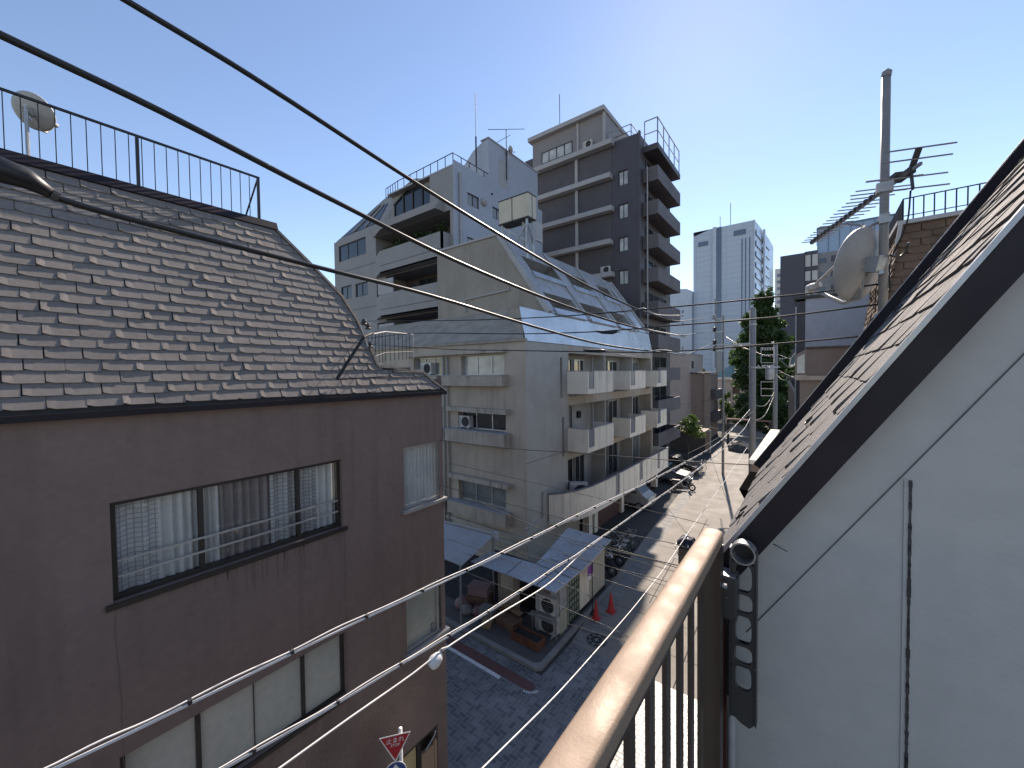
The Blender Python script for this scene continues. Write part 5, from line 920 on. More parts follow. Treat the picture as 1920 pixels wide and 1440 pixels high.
# ================================================================== TREES
def tree(name, base, h, crown, label, m, n, size, cat='tree', group=None, seed=1, trunk=.25):
    rr = random.Random(seed); t = thing(name, base, label, cat, group); b = Vector(base); mb = MB()
    pts = [b, b+V(.1*h*.1, 0, h*.3), b+V(-.02*h, 0, h*.62)]; mb.tube(pts, [trunk, trunk*.8, trunk*.35], 8)
    for (c, r) in crown:
        mb.tube([b+V(0, 0, h*rr.uniform(.25, .5)), b.lerp(Vector(c), .6), Vector(c)], [trunk*.3, trunk*.18, .02], 5)
    mb.build('trunk', m_bark, t)
    mb = MB()
    for (c, r) in crown:
        k = int(n*r[0]*r[2])
        for j in range(14):
            d = V(rr.gauss(0, 1), rr.gauss(0, 1), rr.gauss(0, 1)).normalized(); sub = V(c[0]+d.x*r[0]*.62, c[1]+d.y*r[1]*.62, c[2]+d.z*r[2]*.62); s_ = rr.uniform(.28, .5)
            leaves(mb, sub, (r[0]*s_, r[1]*s_, r[2]*s_), k//14, size, rr, .35)
    mb.build('crown', m, t, fix=False); return t
cr = []
rr = random.Random(4)
for k in range(22):
    z = 2.5+k*.82; w_ = interp([(0, 2.6), (4, 3.4), (9, 3.7), (14, 2.9), (18, 1.6), (21, .5)], z); a = k*2.4
    cr.append(((-6.0+math.cos(a)*w_*.5, 70+math.sin(a)*w_*.45, z), (w_*.98, w_*.9, 1.9)))
tree('tall_street_tree', (-6.2, 70, 0), 20, cr, 'tall dark evergreen tree with a pointed crown behind the concrete utility poles', m_leafd, 300, .26, seed=2, trunk=.4)
tree('roadside_shrub', (-9.6, 40.5, 0), 3.6, [((-9.7, 40.5, 3.6), (1.0, .9, .8)), ((-8.9, 40.2, 3.4), (.8, .8, .75)), ((-9.4, 40.6, 4.3), (.8, .7, .7)), ((-8.6, 40.8, 2.9), (.6, .6, .6))], 'bright green rounded shrub in the sun beside the parked cars', m_leafl, 900, .11, 'shrub', seed=3, trunk=.08)
tree('roadside_shrub', (-9.9, 62.5, 0), 4, [((-9.9, 62, 4.2), (.9, .9, 1.1)), ((-9.3, 62, 3.2), (.8, .8, .9)), ((-9.6, 62, 5.6), (.6, .6, .6))], 'light green shrub at the foot of the narrow brown house', m_leafl, 700, .14, 'shrub', seed=5, trunk=.08)
tree('garden_tree', (-12.2, 86, 0), 13, [((-12.2, 86, 11.5), (1.2, 1.2, 1.8)), ((-11.2, 86, 12.5), (1.0, 1.0, 1.4))], 'yellow-green tree top rising behind the teal roof', m_leafl, 400, .2, seed=6, trunk=.15)
tree('roof_garden_bush', (-16.2, 68, 8), 4, [((-16, 68, 9.6), (1.6, 1, 1.0)), ((-14.6, 68, 9.0), (1.2, 1, .7)), ((-17, 68, 10.9), (.8, .8, 1.0))], 'bush on the roof behind the pinkish house', leaf_mat('grey_green_leaf', (.08, .10, .06), (.16, .18, .1)), 350, .15, 'shrub', seed=7, trunk=.05)
tree('undergrowth_tree', (-4.2, 60, 0), 6, [((-6.5, 60, 3.2), (2.2, 1.6, 1.8)), ((-4.2, 60, 4.2), (2.0, 1.6, 2.0)), ((-2.6, 61, 3.4), (1.8, 1.5, 2.2)), ((-8.3, 62, 2.4), (1.4, 1.2, 1.2)), ((-7.6, 63, 4.6), (1.6, 1.2, 1.5)), ((-1.2, 61, 3.8), (1.6, 1.5, 2.4)), ((-5.2, 61, 1.6), (2.6, 1.5, 1.3)), ((-2.6, 60, 1.5), (1.8, 1.2, 1.2))], 'dark spreading lower tree across the end of the street', m_leafd, 420, .17, seed=8, trunk=.2)
# barrier at the end of the street
t = thing('street_barrier', (-6.5, 56, 0), 'reddish steel barrier with a slab canopy at the end of the sunlit road', 'barrier')
part(t, 'rail', mat('faded_red_steel', (.25, .13, .11), .6), lambda mb: mb.beam((-8.3, 54, 3.1), (-3.8, 54, 3.1), .18)); part(t, 'rail', m_steel, lambda mb: mb.beam((-8.1, 54, 1.1), (-3.8, 54, 1.1), .14))
for x in (-8.2, -3.9): part(t, 'post', m_frame, lambda mb: mb.beam((x, 54, 0), (x, 54, 3.0), .25))
t = thing('covered_motorbike', (-6.4, 50.5, 0), 'grey sheeted bundle lying at the end of the sunlit road', 'bundle'); mb = MB()
mb.lathe((-6.4, 50.5, .004), [(1.3, 0), (1.2, .35), (.8, .7), (.3, .95), (0, 1.0)], 18); mb.v = [(-6.4+(x+6.4)*1.0+R.uniform(-.12, .12), y+R.uniform(-.1, .1), max(z+R.uniform(-.1, .1), .002)) for x, y, z in mb.v]; mb.build('cover', m_asph, t); part(t, 'strap', m_ledge, lambda mb: mb.tube([(-7.5, 50, .1), (-6.8, 49.9, .9), (-6.1, 49.8, .95), (-5.3, 49.6, .1)], .05, 6))

# ================================================================== OUR HOUSE: white gable wall, shingle slope, balcony
ot = thing('white_gable_house', (3, 3, 0), 'white rendered gable wall with dark plum fascia and grey shingles, close beside the balcony handrail', 'house')
X0, Z0 = -.253, 8.3625; SL = 1.551; TH = math.atan(SL); YN, YF, YWALL = 1.5, 3.2, 1.6
WO = V(math.cos(TH), 0, math.sin(TH)); NO = V(-math.sin(TH), 0, math.cos(TH)); fo = Fac((X0-.02, 0, Z0-.031), (0, 1, 0), NO, WO)
rz = lambda x: Z0+SL*(x-X0)
mb = MB(); zc = .10   # wall top follows the underside of the roof
mb.face([(-.30, YWALL, 7.2), (3.2, YWALL, 7.2), (3.2, YWALL, rz(1.6)-zc), (1.6, YWALL, rz(1.6)-zc), (-.2, YWALL, rz(-.2)-zc), (-.30, YWALL, rz(-.2)-zc-.1)])
mb.face([(-.30, YWALL, 0), (-.30, 3.25, 0), (-.30, 3.25, 8.1), (-.30, YWALL, 8.1)]); mb.face([(-.30, 3.25, 0), (3.2, 3.25, 0), (3.2, 3.25, 11), (1.6, 3.25, rz(1.6)-zc), (-.2, 3.25, rz(-.2)-zc), (-.3, 3.25, 8.1)])
mb.build('gable_wall', m_plaster, ot, fix=False)
mseam = mat('dark_seam', (.10, .10, .105), .8, .3, 12); mcaulk = mat('flaking_grey_caulk', (.06, .058, .055), .9, .5, 30, 1, 60)
d0, d1 = V(-.175, YWALL-.002, rz(-.175)-.37), V(1.55, YWALL-.002, rz(1.55)-.37)
a, b = ony(1400, 1185, YWALL-.001), ony(1920, 664, YWALL-.001); dv = b-a
part(ot, 'wall_joint', mseam, lambda mb: mb.beam(a, a+dv*2.2, .003, .004, up=(0, 1, 0)))
c = ony(1706, 900, YWALL); mb = MB()
part(ot, 'joint_strip', m_plaster, lambda mb: mb.box(c.x-.012, c.x+.010, YWALL-.0035, YWALL-.0005, 7.2, c.z+.002))
mb = MB(); rr = random.Random(9); z = 7.2
while z < c.z: h = rr.uniform(.006, .02); w_ = rr.uniform(.0022, .0042); mb.box(c.x-w_+.001, c.x+w_+.001, YWALL-.006-rr.uniform(0, .002), YWALL-.0036, z, min(z+h, c.z)); z += h
mb.build('flaking_caulk', mcaulk, ot)
part(ot, 'nail', m_black, lambda mb: [mb.beam(ony(u, v, YWALL), ony(u+26, v+14, YWALL-.03), .002) for u, v in ((1450, 1020),)])
# roof slope
RO = random.Random(21)
rf = shingles(fo, 30, .125, .31, lambda t_: YN+.015, lambda t_: YF, z0=.0, th=.0095, curl=.008, rnd=RO).build('roof', m_ownsh, ot, fix=False)
part(rf, 'underlay', m_under, lambda mb: fo.box(mb, YN+.01, YF, -.0, 3.85, -.06, -.002))
part(rf, 'fascia', m_fascia, lambda mb: fo.box(mb, YN, YN+.0095, -.03, 3.85, -.080, -.004)); part(rf, 'soffit', m_black, lambda mb: fo.box(mb, YN+.0096, YWALL+.01, -.02, 3.85, -.079, -.0605))
part(rf, 'drip_edge', m_drip, lambda mb: fo.box(mb, YN-.008, YN+.026, -.035, 3.85, -.0035, .009))
part(rf, 'far_upstand', m_fascia, lambda mb: fo.box(mb, YF, YF+.06, -.02, 3.85, -.05, .052)); part(rf, 'upstand_cap', m_drip, lambda mb: fo.box(mb, YF+.015, YF+.034, -.02, 3.85, .0525, .056)); part(rf, 'far_lip', m_black, lambda mb: fo.box(mb, YF+.09, YF+.10, -.02, 3.85, -.05, .046))
for (s_, y_) in ((.12, 1.78), (.50, 2.35), (1.15, 2.8)): part(rf, 'snow_guard', m_black, lambda mb: mb.tube([fo.P(y_-.04, s_+.02, .012), fo.P(y_-.05, s_-.02, .018), fo.P(y_+.05, s_-.02, .018), fo.P(y_+.04, s_+.02, .012)], .004, 5))
part(rf, 'gutter_end', mat('matt_black', (.006, .006, .006), .95, spec=0), lambda mb: mb.prism([(X0-.05, 2.6, Z0-.12), (X0-.02, 2.6, Z0-.12), (X0-.02, 2.6, Z0-.05), (X0-.085, 2.6, Z0-.05)], (0, .5, 0)))
part(ot, 'end_board', m_black, lambda mb: mb.box(-.29, -.235, 1.44, 1.598, 7.2, 8.33))
part(ot, 'lower_house', m_plaster, lambda mb: mb.box(-.12, 5, -6, 1.59, 0, 7.18)); 
# balcony railing
rt = thing('balcony_railing', (-.255, 0, 7.3), 'bronze handrail on dark brown balusters running beside the viewer along the balcony edge', 'railing')
prof = [(-.033, 0), (-.033, .022)]+[(-.023-.010*math.cos(a*math.pi/12), .024+.010*math.sin(a*math.pi/12)) for a in range(0, 6)]+[(-.015, .0352), (0, .0365), (.015, .0352)]+[(.023+.010*math.sin(a*math.pi/12), .024+.010*math.cos(a*math.pi/12)) for a in range(1, 7)]+[(.033, .022), (.033, 0)]
mb = MB(); mb.prism([(-.252+x*.9, -1.6, 8.457+z) for x, z in prof], (0, 2.985, 0)); hr = mb.build('handrail', m_bronze, rt); hr.data.polygons.foreach_set('use_smooth', [len(p.vertices) == 4 for p in hr.data.polygons]); hr.data.set_sharp_from_angle(angle=.6)
part(rt, 'under_rail', m_dkbrown, lambda mb: mb.box(-.272, -.232, -1.6, 1.37, 8.425, 8.456)); part(rt, 'bottom_rail', m_dkbrown, lambda mb: mb.box(-.272, -.232, -1.6, 1.37, 7.36, 7.40))
y = 1.21
while y > -1.5: part(rt, 'baluster', m_dkbrown, lambda mb: mb.box(-.258, -.248, y-.016, y+.016, 7.401, 8.424)); y -= .11
part(rt, 'end_post', m_dkbrown, lambda mb: mb.box(-.285, -.222, 1.33, 1.386, 7.25, 8.45)); part(rt, 'side_plate', mat('dark_red_brown_paint', (.07, .02, .014), .5, .1), lambda mb: mb.box(ony(1322, 1200, 1.47).x, ony(1362, 1200, 1.47).x, 1.468, 1.49, 7.3, 8.2))
part(rt, 'bolt', m_steel, lambda mb: (mb.lathe((-.221, 1.36, 8.33), [(0, 0), (.008, 0), (.008, .012), (0, .014)], 8, (1, 0, 0)), mb.lathe((-.25, 1.329, 8.41), [(0, 0), (.006, 0), (.006, .014), (0, .014)], 8, (0, -1, 0))))
fl_ = thing('balcony_floor', (.5, 0, 7.2), 'dark grey balcony floor slab below the handrail', 'floor slab'); part(fl_, 'slab', m_asph, lambda mb: mb.box(-.30, 2.2, -2, 1.59, 7.185, 7.26)); part(fl_, 'kerb', m_dkm, lambda mb: mb.box(-.30, -.21, -2, 1.43, 7.261, 7.33))
# laundry pole holder: folded arm with holes, hinge box
lt = thing('laundry_pole_holder', (-.19, 1.43, 8.0), 'dark metal laundry pole bracket with a column of holes at the handrail end', 'bracket')
YA = 1.43; pz = lambda v, u=1395: ony(u, v, YA).z; px = lambda u, v=1150: ony(u, v, YA).x
xl, xr = px(1371, 1100), px(1417, 1100); zt_, zb_ = pz(1015), pz(1352); xc = (xl+xr)/2
mb = MB(); th = .013
holes = [(1085, 26, .68), (1133, 17, .74), (1182, 26, .68), (1230, 16, .74), (1273, 23, .68)]
def holed(z0, z1, hc, hh, hw, n=28):
    """A plate cell with one rounded hole, front, back and inner wall."""
    rect = []; hole = []
    for k in range(n):
        a = 2*math.pi*k/n; ca, sa = math.cos(a), math.sin(a); e = .62
        hx = math.copysign(abs(ca)**e, ca)*hw; hz = math.copysign(abs(sa)**(e if hh > hw else 1), sa)*hh
        s_ = min((xr-xc)/abs(ca) if abs(ca) > 1e-6 else 9, ((z1-hc) if sa > 0 else (hc-z0))/abs(sa) if abs(sa) > 1e-6 else 9)
        rect.append((xc+ca*s_, hc+sa*s_)); hole.append((xc+hx, hc+hz))
    for yy in (YA, YA+th):
        for k in range(n):
            j = (k+1) % n; mb.face([(rect[k][0], yy, rect[k][1]), (rect[j][0], yy, rect[j][1]), (hole[j][0], yy, hole[j][1]), (hole[k][0], yy, hole[k][1])])
    for k in range(n):
        j = (k+1) % n; mb.face([(hole[k][0], YA, hole[k][1]), (hole[j][0], YA, hole[j][1]), (hole[j][0], YA+th, hole[j][1]), (hole[k][0], YA+th, hole[k][1])])
edges = [pz(1060), pz(1110), pz(1157), pz(1206), pz(1252), pz(1299)]
for (v, hp, wf), z1, z0 in zip(holes, edges, edges[1:]):
    zc_ = pz(v); holed(z0, z1, max(min(zc_, z1-.004), z0+.004), abs(pz(v-hp)-pz(v)), (xr-xl)*.5*wf)
arm = mb.build('arm', m_darkgrey, lt, fix=True)
part(arm, 'arm_foot', m_darkgrey, lambda mb: (mb.box(xl, xr, YA, YA+th, zb_, edges[-1]-.0002), mb.prism([(xl+.012, YA, zb_-.0002), (xr, YA, zb_-.0002), (xr-.016, YA, zb_-.018), (xl+.03, YA, zb_-.012)], (0, th, 0))))
part(arm, 'side_flange', m_darkgrey, lambda mb: (mb.box(xl-.004, xl-.0005, YA-.01, YA+th+.012, zb_, pz(1030)), mb.box(xr+.0005, xr+.004, YA-.01, YA+th+.012, zb_, pz(1030))))
zc_ = pz(1037); ro = (xr-xl)*.52
part(arm, 'pole_ring', m_steel, lambda mb: mb.lathe((xc, YA-.012, zc_), [(ro*.86, 0), (ro, 0), (ro, .04), (ro*.86, .04), (ro*.86, 0)], 32, (0, 1, 0)), smooth=False)
part(arm, 'ring_cheek', m_darkgrey, lambda mb: (mb.box(xl-.003, xl+.0045, YA-.006, YA+th, edges[0], zc_), mb.box(xr-.0045, xr+.003, YA-.006, YA+th, edges[0], zc_), mb.box(xl+.005, xr-.005, YA, YA+th, edges[0]+.0002, zc_-ro*.97)))
part(arm, 'back_plate', m_black, lambda mb: mb.lathe((xc, YA+.0285, zc_), [(0, 0), (ro*.85, 0), (ro*.85, .004), (0, .004)], 28, (0, 1, 0)))
hb = part(lt, 'hinge_box', m_darkgrey, lambda mb: mb.box(px(1333), px(1384), YA-.03, YA+.03, pz(1162), pz(1083)), bevel=.004)
part(hb, 'sunlit_top', m_steel, lambda mb: mb.box(px(1338), px(1381), YA-.028, YA+.03, pz(1083)+.0005, pz(1083)+.004)); part(hb, 'rivet', m_steel, lambda mb: mb.lathe((px(1365), YA-.030, pz(1122)), [(0, 0), (.0025, 0), (.0015, .002), (0, .002)], 8, (0, -1, 0)))  # hinge box top made paler: sunlight put into the colour
part(lt, 'wall_plate', m_darkgrey, lambda mb: (mb.box(px(1326), px(1332), YA-.045, YA+.03, pz(1175), pz(1060)), mb.box(px(1360), px(1376), YA+.031, YA+.05, pz(1330), pz(1170))))
t = thing('house_pipe', (-.18, 1.5, 7.3), 'pale drain pipe behind the perforated laundry bracket', 'pipe'); part(t, 'pipe', m_ledge, lambda mb: mb.tube([(px(1366), 1.50, 8.12), (px(1366), 1.50, 7.3)], .012, 10), smooth=True); part(t, 'clip', m_steel, lambda mb: mb.lathe((px(1366), 1.50, 7.9), [(.015, 0), (.016, .01), (.012, .01)], 10))
# neighbour balcony parapet just beyond our eave
pe = onz(1440, 806, 8.16); t = thing('parapet_wall', (-.4, 5, 7), 'cream capped brown parapet end just beyond the eave of the shingle slope', 'wall')
part(t, 'wall', m_brownfar, lambda mb: mb.box(-.455, -.385, 4.3, max(pe.y, 5.5), 5.5, 8.12)); part(t, 'cap', m_cream, lambda mb: mb.box(-.475, -.365, 4.27, max(pe.y, 5.5)+.05, 8.121, 8.165), bevel=.008)

# ================================================================== AERIAL MAST ON THE FAR VERGE
mp = V(.355, 3.5, 0); ztop = onp(1658, 135, (-1, 3.5), (1, 3.5)).z
t = thing('antenna_mast', (.355, 3.5, 9.2), 'tall dull grey mast standing at the far edge of the shingle slope', 'mast')
part(t, 'tube', m_galv, lambda mb: mb.tube([(mp.x, mp.y, 8.9), (mp.x, mp.y, ztop-.03)], .024, 14), smooth=True); part(t, 'cap', m_galv, lambda mb: mb.lathe((mp.x, mp.y, ztop-.035), [(.026, 0), (.026, .03), (.01, .045), (0, .045)], 14, (.15, 0, 1)))
part(t, 'base_clamp', m_steel, lambda mb: mb.lathe((mp.x, mp.y, 9.33), [(.024, 0), (.042, 0), (.042, .028), (.024, .028)], 14)); part(t, 'base_foot', m_black, lambda mb: (mb.beam((mp.x, mp.y, 9.2), (mp.x+.12, mp.y-.1, 9.32), .05), mb.box(mp.x-.05, mp.x+.05, mp.y-.05, mp.y+.05, 9.3, 9.325)))
t = thing('yagi_antenna', mp+V(0, 0, 10.2), 'long ladder-like television aerial with many short rods clamped to the grey mast', 'antenna')
e1 = EYE+ray(1727, 306)*2.33; e2 = EYE+ray(1522, 457)*3.74; bd = (e2-e1).normalized(); ed = bd.cross(V(0, 0, 1)).normalized()
part(t, 'boom', m_galv, lambda mb: mb.beam(e1, e2, .014, .018))
n = 17
for k in range(n):
    q = k/(n-1); c = e1.lerp(e2, .24+.75*q); L_ = .135-.05*q if k > 1 else .16
    el = part(t, 'element', m_galv, lambda mb: mb.tube([c-ed*L_+V(0, 0, .014), c+ed*L_+V(0, 0, .014)], .0048, 5)); part(el, 'clip', m_darkgrey, lambda mb: mb.beam(c-bd*.011+V(0, 0, .012), c+bd*.018+V(0, 0, .012), .03, .03))
c0 = e1.lerp(e2, .06); br = part(t, 'reflector_bracket', m_darkgrey, lambda mb: (mb.beam(c0, c0+V(0, 0, .10)-bd*.07, .03, .012), mb.beam(c0, c0+V(0, 0, -.12)-bd*.02, .03, .012), mb.beam(c0-bd*.02, c0+bd*.12, .03, .04)))
for (dz, db) in ((.10, -.07), (.05, -.04), (-.04, -.005), (-.115, -.02)): c = c0+V(0, 0, dz)+bd*db; part(t, 'reflector_rod', m_galv, lambda mb: mb.tube([c-ed*.165, c+ed*.175], .005, 5))
c = e1.lerp(e2, .17); part(t, 'feed_box', m_darkgrey, lambda mb: mb.beam(c-bd*.06+V(0, 0, .03), c+bd*.07+V(0, 0, .03), .05, .03)); part(t, 'dipole', m_galv, lambda mb: mb.tube([c-ed*.15+V(0, 0, .03), c+ed*.15+V(0, 0, .03)], .006, 6))
part(t, 'mast_clamp', m_steel, lambda mb: mb.beam(mp+V(-.04, 0, 10.16), mp+V(.04, 0, 10.16), .06, .06)); s0 = EYE+ray(1592, 420)*3.1; part(t, 'support_arm', m_galv, lambda mb: mb.tube([mp+V(0, 0, 9.96), mp+V(-.1, .06, 9.93), s0.lerp(mp+V(0, 0, 9.95), .5)-V(0, 0, .02), s0], .009, 6))
part(t, 'arm_clamp', m_steel, lambda mb: mb.beam(mp+V(0, 0, 9.93), mp+V(0, 0, 9.99), .07, .05))
dc = EYE+ray(1613, 497)*2.62; az_ = math.radians(-57); aim = V(math.sin(az_)*math.cos(.22), math.cos(az_)*math.cos(.22), math.sin(.22))
t = dish('satellite_dish', dc, aim, .238, 'large pale grey dish on the antenna mast above the dark roof edge', (mp.x-.01, mp.y-.0, dc.z-.03), arm_up=(0, 0, -1))
cable('antenna_lead', [c0+V(0, 0, -.12), EYE+ray(1700, 420)*2.45, EYE+ray(1670, 490)*2.55, mp+V(.03, -.03, 9.5)], .005, 'thin black lead hanging from the aerial down to the mast foot', n=5)
cable('dish_lead', [mp+V(.03, -.02, 9.72), EYE+ray(1690, 480)*2.5, EYE+ray(1705, 455)*2.45], .008, 'short grey lead curling off the right side of the mast beside the dish', m=m_darkgrey, n=5)

# ================================================================== UTILITY POLES
def at_d(u, v, d): return EYE+ray(u, v)*d
pb = at_d(1411, 700, 20.0); P1 = V(pb.x, pb.y, 0); z1 = at_d(1411, 580, 20).z
t = thing('concrete_utility_pole', P1, 'thick plain concrete pole in front of the tall dark tree', 'utility pole')
part(t, 'pole', m_conc, lambda mb: mb.tube([P1, P1+V(0, 0, z1)], .17, 14, r2=.14), smooth=True); part(t, 'cap', m_conc, lambda mb: mb.lathe(P1+V(0, 0, z1+.001), [(.15, 0), (.12, .06), (0, .07)], 12))
for k, v in enumerate((610, 650, 690)): z = at_d(1411, v, 20).z; part(t, 'band', m_steel, lambda mb: mb.lathe(P1+V(0, 0, z), [(.175, 0), (.185, .01), (.185, .06), (.175, .07)], 14))
part(t, 'crossarm', m_steel, lambda mb: (mb.beam(at_d(1411, 644, 19.9), at_d(1357, 648, 20.6), .09)))
part(t, 'crossarm', m_steel, lambda mb: (mb.beam(at_d(1411, 598, 19.9), at_d(1357, 600, 20.6), .07)))
pb = at_d(1454, 700, 27.0); P2 = V(pb.x, pb.y, 0); z2 = at_d(1454, 646, 27).z
t = thing('equipment_utility_pole', P2, 'thin pole carrying a steel rack, insulators and cables right of the thick concrete pole', 'utility pole')
part(t, 'pole', m_conc, lambda mb: mb.tube([P2, P2+V(0, 0, z2)], .16, 12, r2=.12), smooth=True)
for (v0, v1) in ((652, 680), (716, 742)):
    A_, B_, C_, D_ = at_d(1427, v0, 26.6), at_d(1452, v0, 26.6), at_d(1452, v1, 26.6), at_d(1427, v1, 26.6)
    part(t, 'rack', m_steel, lambda mb: [mb.beam(p, q, .035) for p, q in ((A_, B_), (B_, C_), (C_, D_), (D_, A_), (A_.lerp(D_, .5), B_.lerp(C_, .5)))])
for k in range(5):
    for v in (657, 668, 688):
        q = at_d(1430+k*4.6, v, 26.5); part(t, 'insulator', m_ledge, lambda mb: mb.lathe(q, [(0, 0), (.06, .02), (.04, .06), (.06, .1), (0, .14)], 8))
q = at_d(1443, 712, 26.5); part(t, 'transformer', m_steel, lambda mb: mb.lathe(q, [(0, 0), (.24, 0), (.26, .1), (.26, .75), (.2, .85), (0, .88)], 16)); part(t, 'crossarm', m_steel, lambda mb: mb.beam(at_d(1418, 690, 26.5), at_d(1462, 688, 26.5), .08))
for k in range(4): q0 = at_d(1422+k*9, 690, 26.4); part(t, 'insulator', m_palepane, lambda mb: mb.lathe(q0, [(0, 0), (.07, .02), (.05, .08), (.08, .12), (0, .2)], 8))
pb = at_d(1356, 700, 34); P3 = V(pb.x, pb.y, 0); z3 = at_d(1356, 592, 34).z
t = thing('insulator_utility_pole', P3, 'slim grey pole with stacked insulators in front of the pale blue office tower', 'utility pole')
part(t, 'pole', m_conc, lambda mb: mb.tube([P3, P3+V(0, 0, z3)], .11, 12, r2=.08), smooth=True); IN3 = []
for v in (592, 616, 640, 652):
    q = at_d(1340, v, 33.8); IN3.append(q); part(t, 'crossarm', m_steel, lambda mb: mb.beam(at_d(1356, v+6, 33.9), at_d(1336, v+6, 33.9), .08)); part(t, 'insulator', m_palepane if v < 600 else m_black, lambda mb: mb.lathe(q-V(0, 0, .25), [(0, 0), (.16, .02), (.12, .15), (.18, .2), (.1, .35), (0, .4)], 10))
part(t, 'spacer_bar', m_black, lambda mb: mb.tube([at_d(1341, 560, 33.8), at_d(1341, 690, 33.8)], .03, 5))

# ================================================================== CABLES
XM = -1.3
def main(px_, r, label, name='power_cable', tail=None, sleeve=None):
    pts = [onx(u, v, XM) for u, v in px_]; d = (pts[0]-pts[1]).normalized(); pts = [pts[0]+d*2.5]+pts
    if tail: pts += [at_d(u, v, d_) for u, v, d_ in tail]
    pts_r = r; o, path = cable(name, pts, pts_r, label, group=None, n=8, sub=5); return o
main([(235, 0), (470, 142), (770, 337), (1000, 478), (1110, 540), (1205, 583)], .0075, 'topmost black cable slanting from the upper left edge over the white building', tail=[(1277, 602, 7), (1340, 592, 33.8)])
main([(0, 65), (300, 208), (600, 363), (850, 487), (1040, 566), (1150, 603), (1210, 618)], .0085, 'second black cable from the top, starting at the upper left edge of the sky', tail=[(1290, 628, 8), (1340, 617, 33.8)])
main([(0, 322), (110, 372), (300, 425), (600, 502), (800, 552), (1000, 612), (1130, 646), (1238, 660)], .0075, 'third black cable, crossing low over the grey shingle roof', tail=[(1290, 664, 8), (1340, 640, 33.8)])
t = thing('splice_sleeve', onx(40, 345, XM), 'black splice sleeve on the cable at the left edge over the shingles', 'cable sleeve'); part(t, 'sleeve', m_black, lambda mb: mb.tube([onx(-40, 308, XM), onx(0, 318, XM), onx(50, 335, XM), onx(105, 368, XM)], [.024, .026, .022, .009], 12), smooth=True); part(t, 'end_tie', m_darkgrey, lambda mb: mb.tube([onx(98, 364, XM), onx(112, 371, XM)], .012, 10))
# three service lines crossing the street from the shingled house to the mast
PA, PB_ = (-6.0, 4.2), (.36, 3.52)
def cross(px_, r, label, name='service_cable'):
    return cable(name, [onp(u, v, PA, PB_) for u, v in px_], r, label, n=6, sub=3)[0]
cross([(684, 602), (842, 601), (972, 597), (1067, 592), (1180, 583), (1300, 572), (1480, 554), (1560, 545), (1652, 532)], .0065, 'upper thin line running right from the shingled house to the mast')
cross([(690, 634), (777, 625), (951, 626), (1035, 625), (1132, 621), (1240, 612), (1450, 595), (1652, 570)], .0065, 'middle thin line running right from the shingled house to the mast foot')
cross([(694, 646), (841, 655), (951, 657), (1140, 660), (1240, 660), (1450, 645), (1600, 632), (1650, 627)], .0065, 'lowest of the three thin lines crossing to the dark roof edge')
for (u, v, l) in ((1112, 657, 'black tape sleeve on the lowest thin line in front of the cream balconies'), (1135, 622, 'black tape sleeve on the middle thin line in front of the metal roof')):
    t = thing('splice_sleeve', onp(u, v, PA, PB_), l, 'cable sleeve'); part(t, 'sleeve', m_black, lambda mb: mb.tube([onp(u-18, v-1, PA, PB_), onp(u-5, v+1, PA, PB_), onp(u+14, v+1, PA, PB_), onp(u+24, v, PA, PB_)], [.007, .017, .02, .007], 8), smooth=True); part(t, 'end_tie', m_alu, lambda mb: mb.tube([onp(u+22, v, PA, PB_), onp(u+27, v, PA, PB_)], .008, 8))
m_paleline = mat('pale_grey_sheath', (.42, .41, .40), .4, .05)
for pxs, l in (([(1165, 586), (1188, 583), (1207, 578), (1230, 590), (1282, 592)], 'pale jumper at the upper line where it meets the topmost cable'), ([(1158, 664), (1190, 668), (1216, 660), (1240, 656), (1286, 664)], 'pale jumper at the lowest line where it meets the third cable'), ([(1180, 622), (1205, 616), (1225, 620), (1286, 632)], 'pale jumper at the middle line where it meets the second cable')):
    cable('jumper_wire', [onp(u, v, PA, PB_) for u, v in pxs], .006, l, m=m_paleline, n=5)
# communication cables along the street below eye level
m_comm = mat('light_grey_cable', (.78, .76, .72), .35, .08, 8)
QA, QB = (-3.2, 0), (P1.x-.05, P1.y)
def comm(name, px_, label, rc=.009, rm=.0055, off=.030, bands=9, end=True):
    pts = [onp(u, v, QA, QB) for u, v in px_]; pts = [pts[0]+(pts[0]-pts[1])*1.5]+pts
    t = thing(name, pts[2], label, 'cable', 'thick cables along the street')
    path = spline(pts, 6); path2 = [p+V(0, 0, off+.006*math.sin(i*.9)) for i, p in enumerate(path)]
    part(t, 'sheath', m_comm, lambda mb: mb.tube(path, rc, 8), smooth=True)
    if rm: part(t, 'messenger_wire', m_comm, lambda mb: mb.tube(path2, rm, 6), smooth=True)
    tot = 0; nxt = .5
    for p, q in zip(path, path[1:]):
        l = (q-p).length
        while tot+l > nxt and bands:
            c = p.lerp(q, (nxt-tot)/l); dd = (q-p).normalized(); part(t, 'band', m_black, lambda mb: mb.tube([c-dd*.010+V(0, 0, off*.5), c+dd*.010+V(0, 0, off*.5)], rc+off*.42, 8)); nxt += .62
        tot += l
    return t
comm('street_cable', [(105, 1440), (280, 1357), (508, 1245), (666, 1168), (830, 1092), (950, 1035), (1062, 978), (1215, 905), (1345, 832), (1385, 792), (1409, 765)], 'upper pale banded cable rising from the lower left past the beige block')
comm('street_cable', [(423, 1440), (598, 1340), (749, 1248), (860, 1182), (960, 1120), (1040, 1067), (1090, 1036), (1180, 972), (1260, 916), (1345, 852), (1395, 805), (1409, 780)], 'middle pale banded cable passing over the tin roof of the shed', off=.026)
t = comm('street_cable', [(525, 1440), (650, 1350), (770, 1266), (835, 1216), (930, 1155), (1025, 1097), (1075, 1052), (1110, 1020)], 'lowest pale cable without bands, carrying the white closure', rc=.0085, rm=0, bands=0)
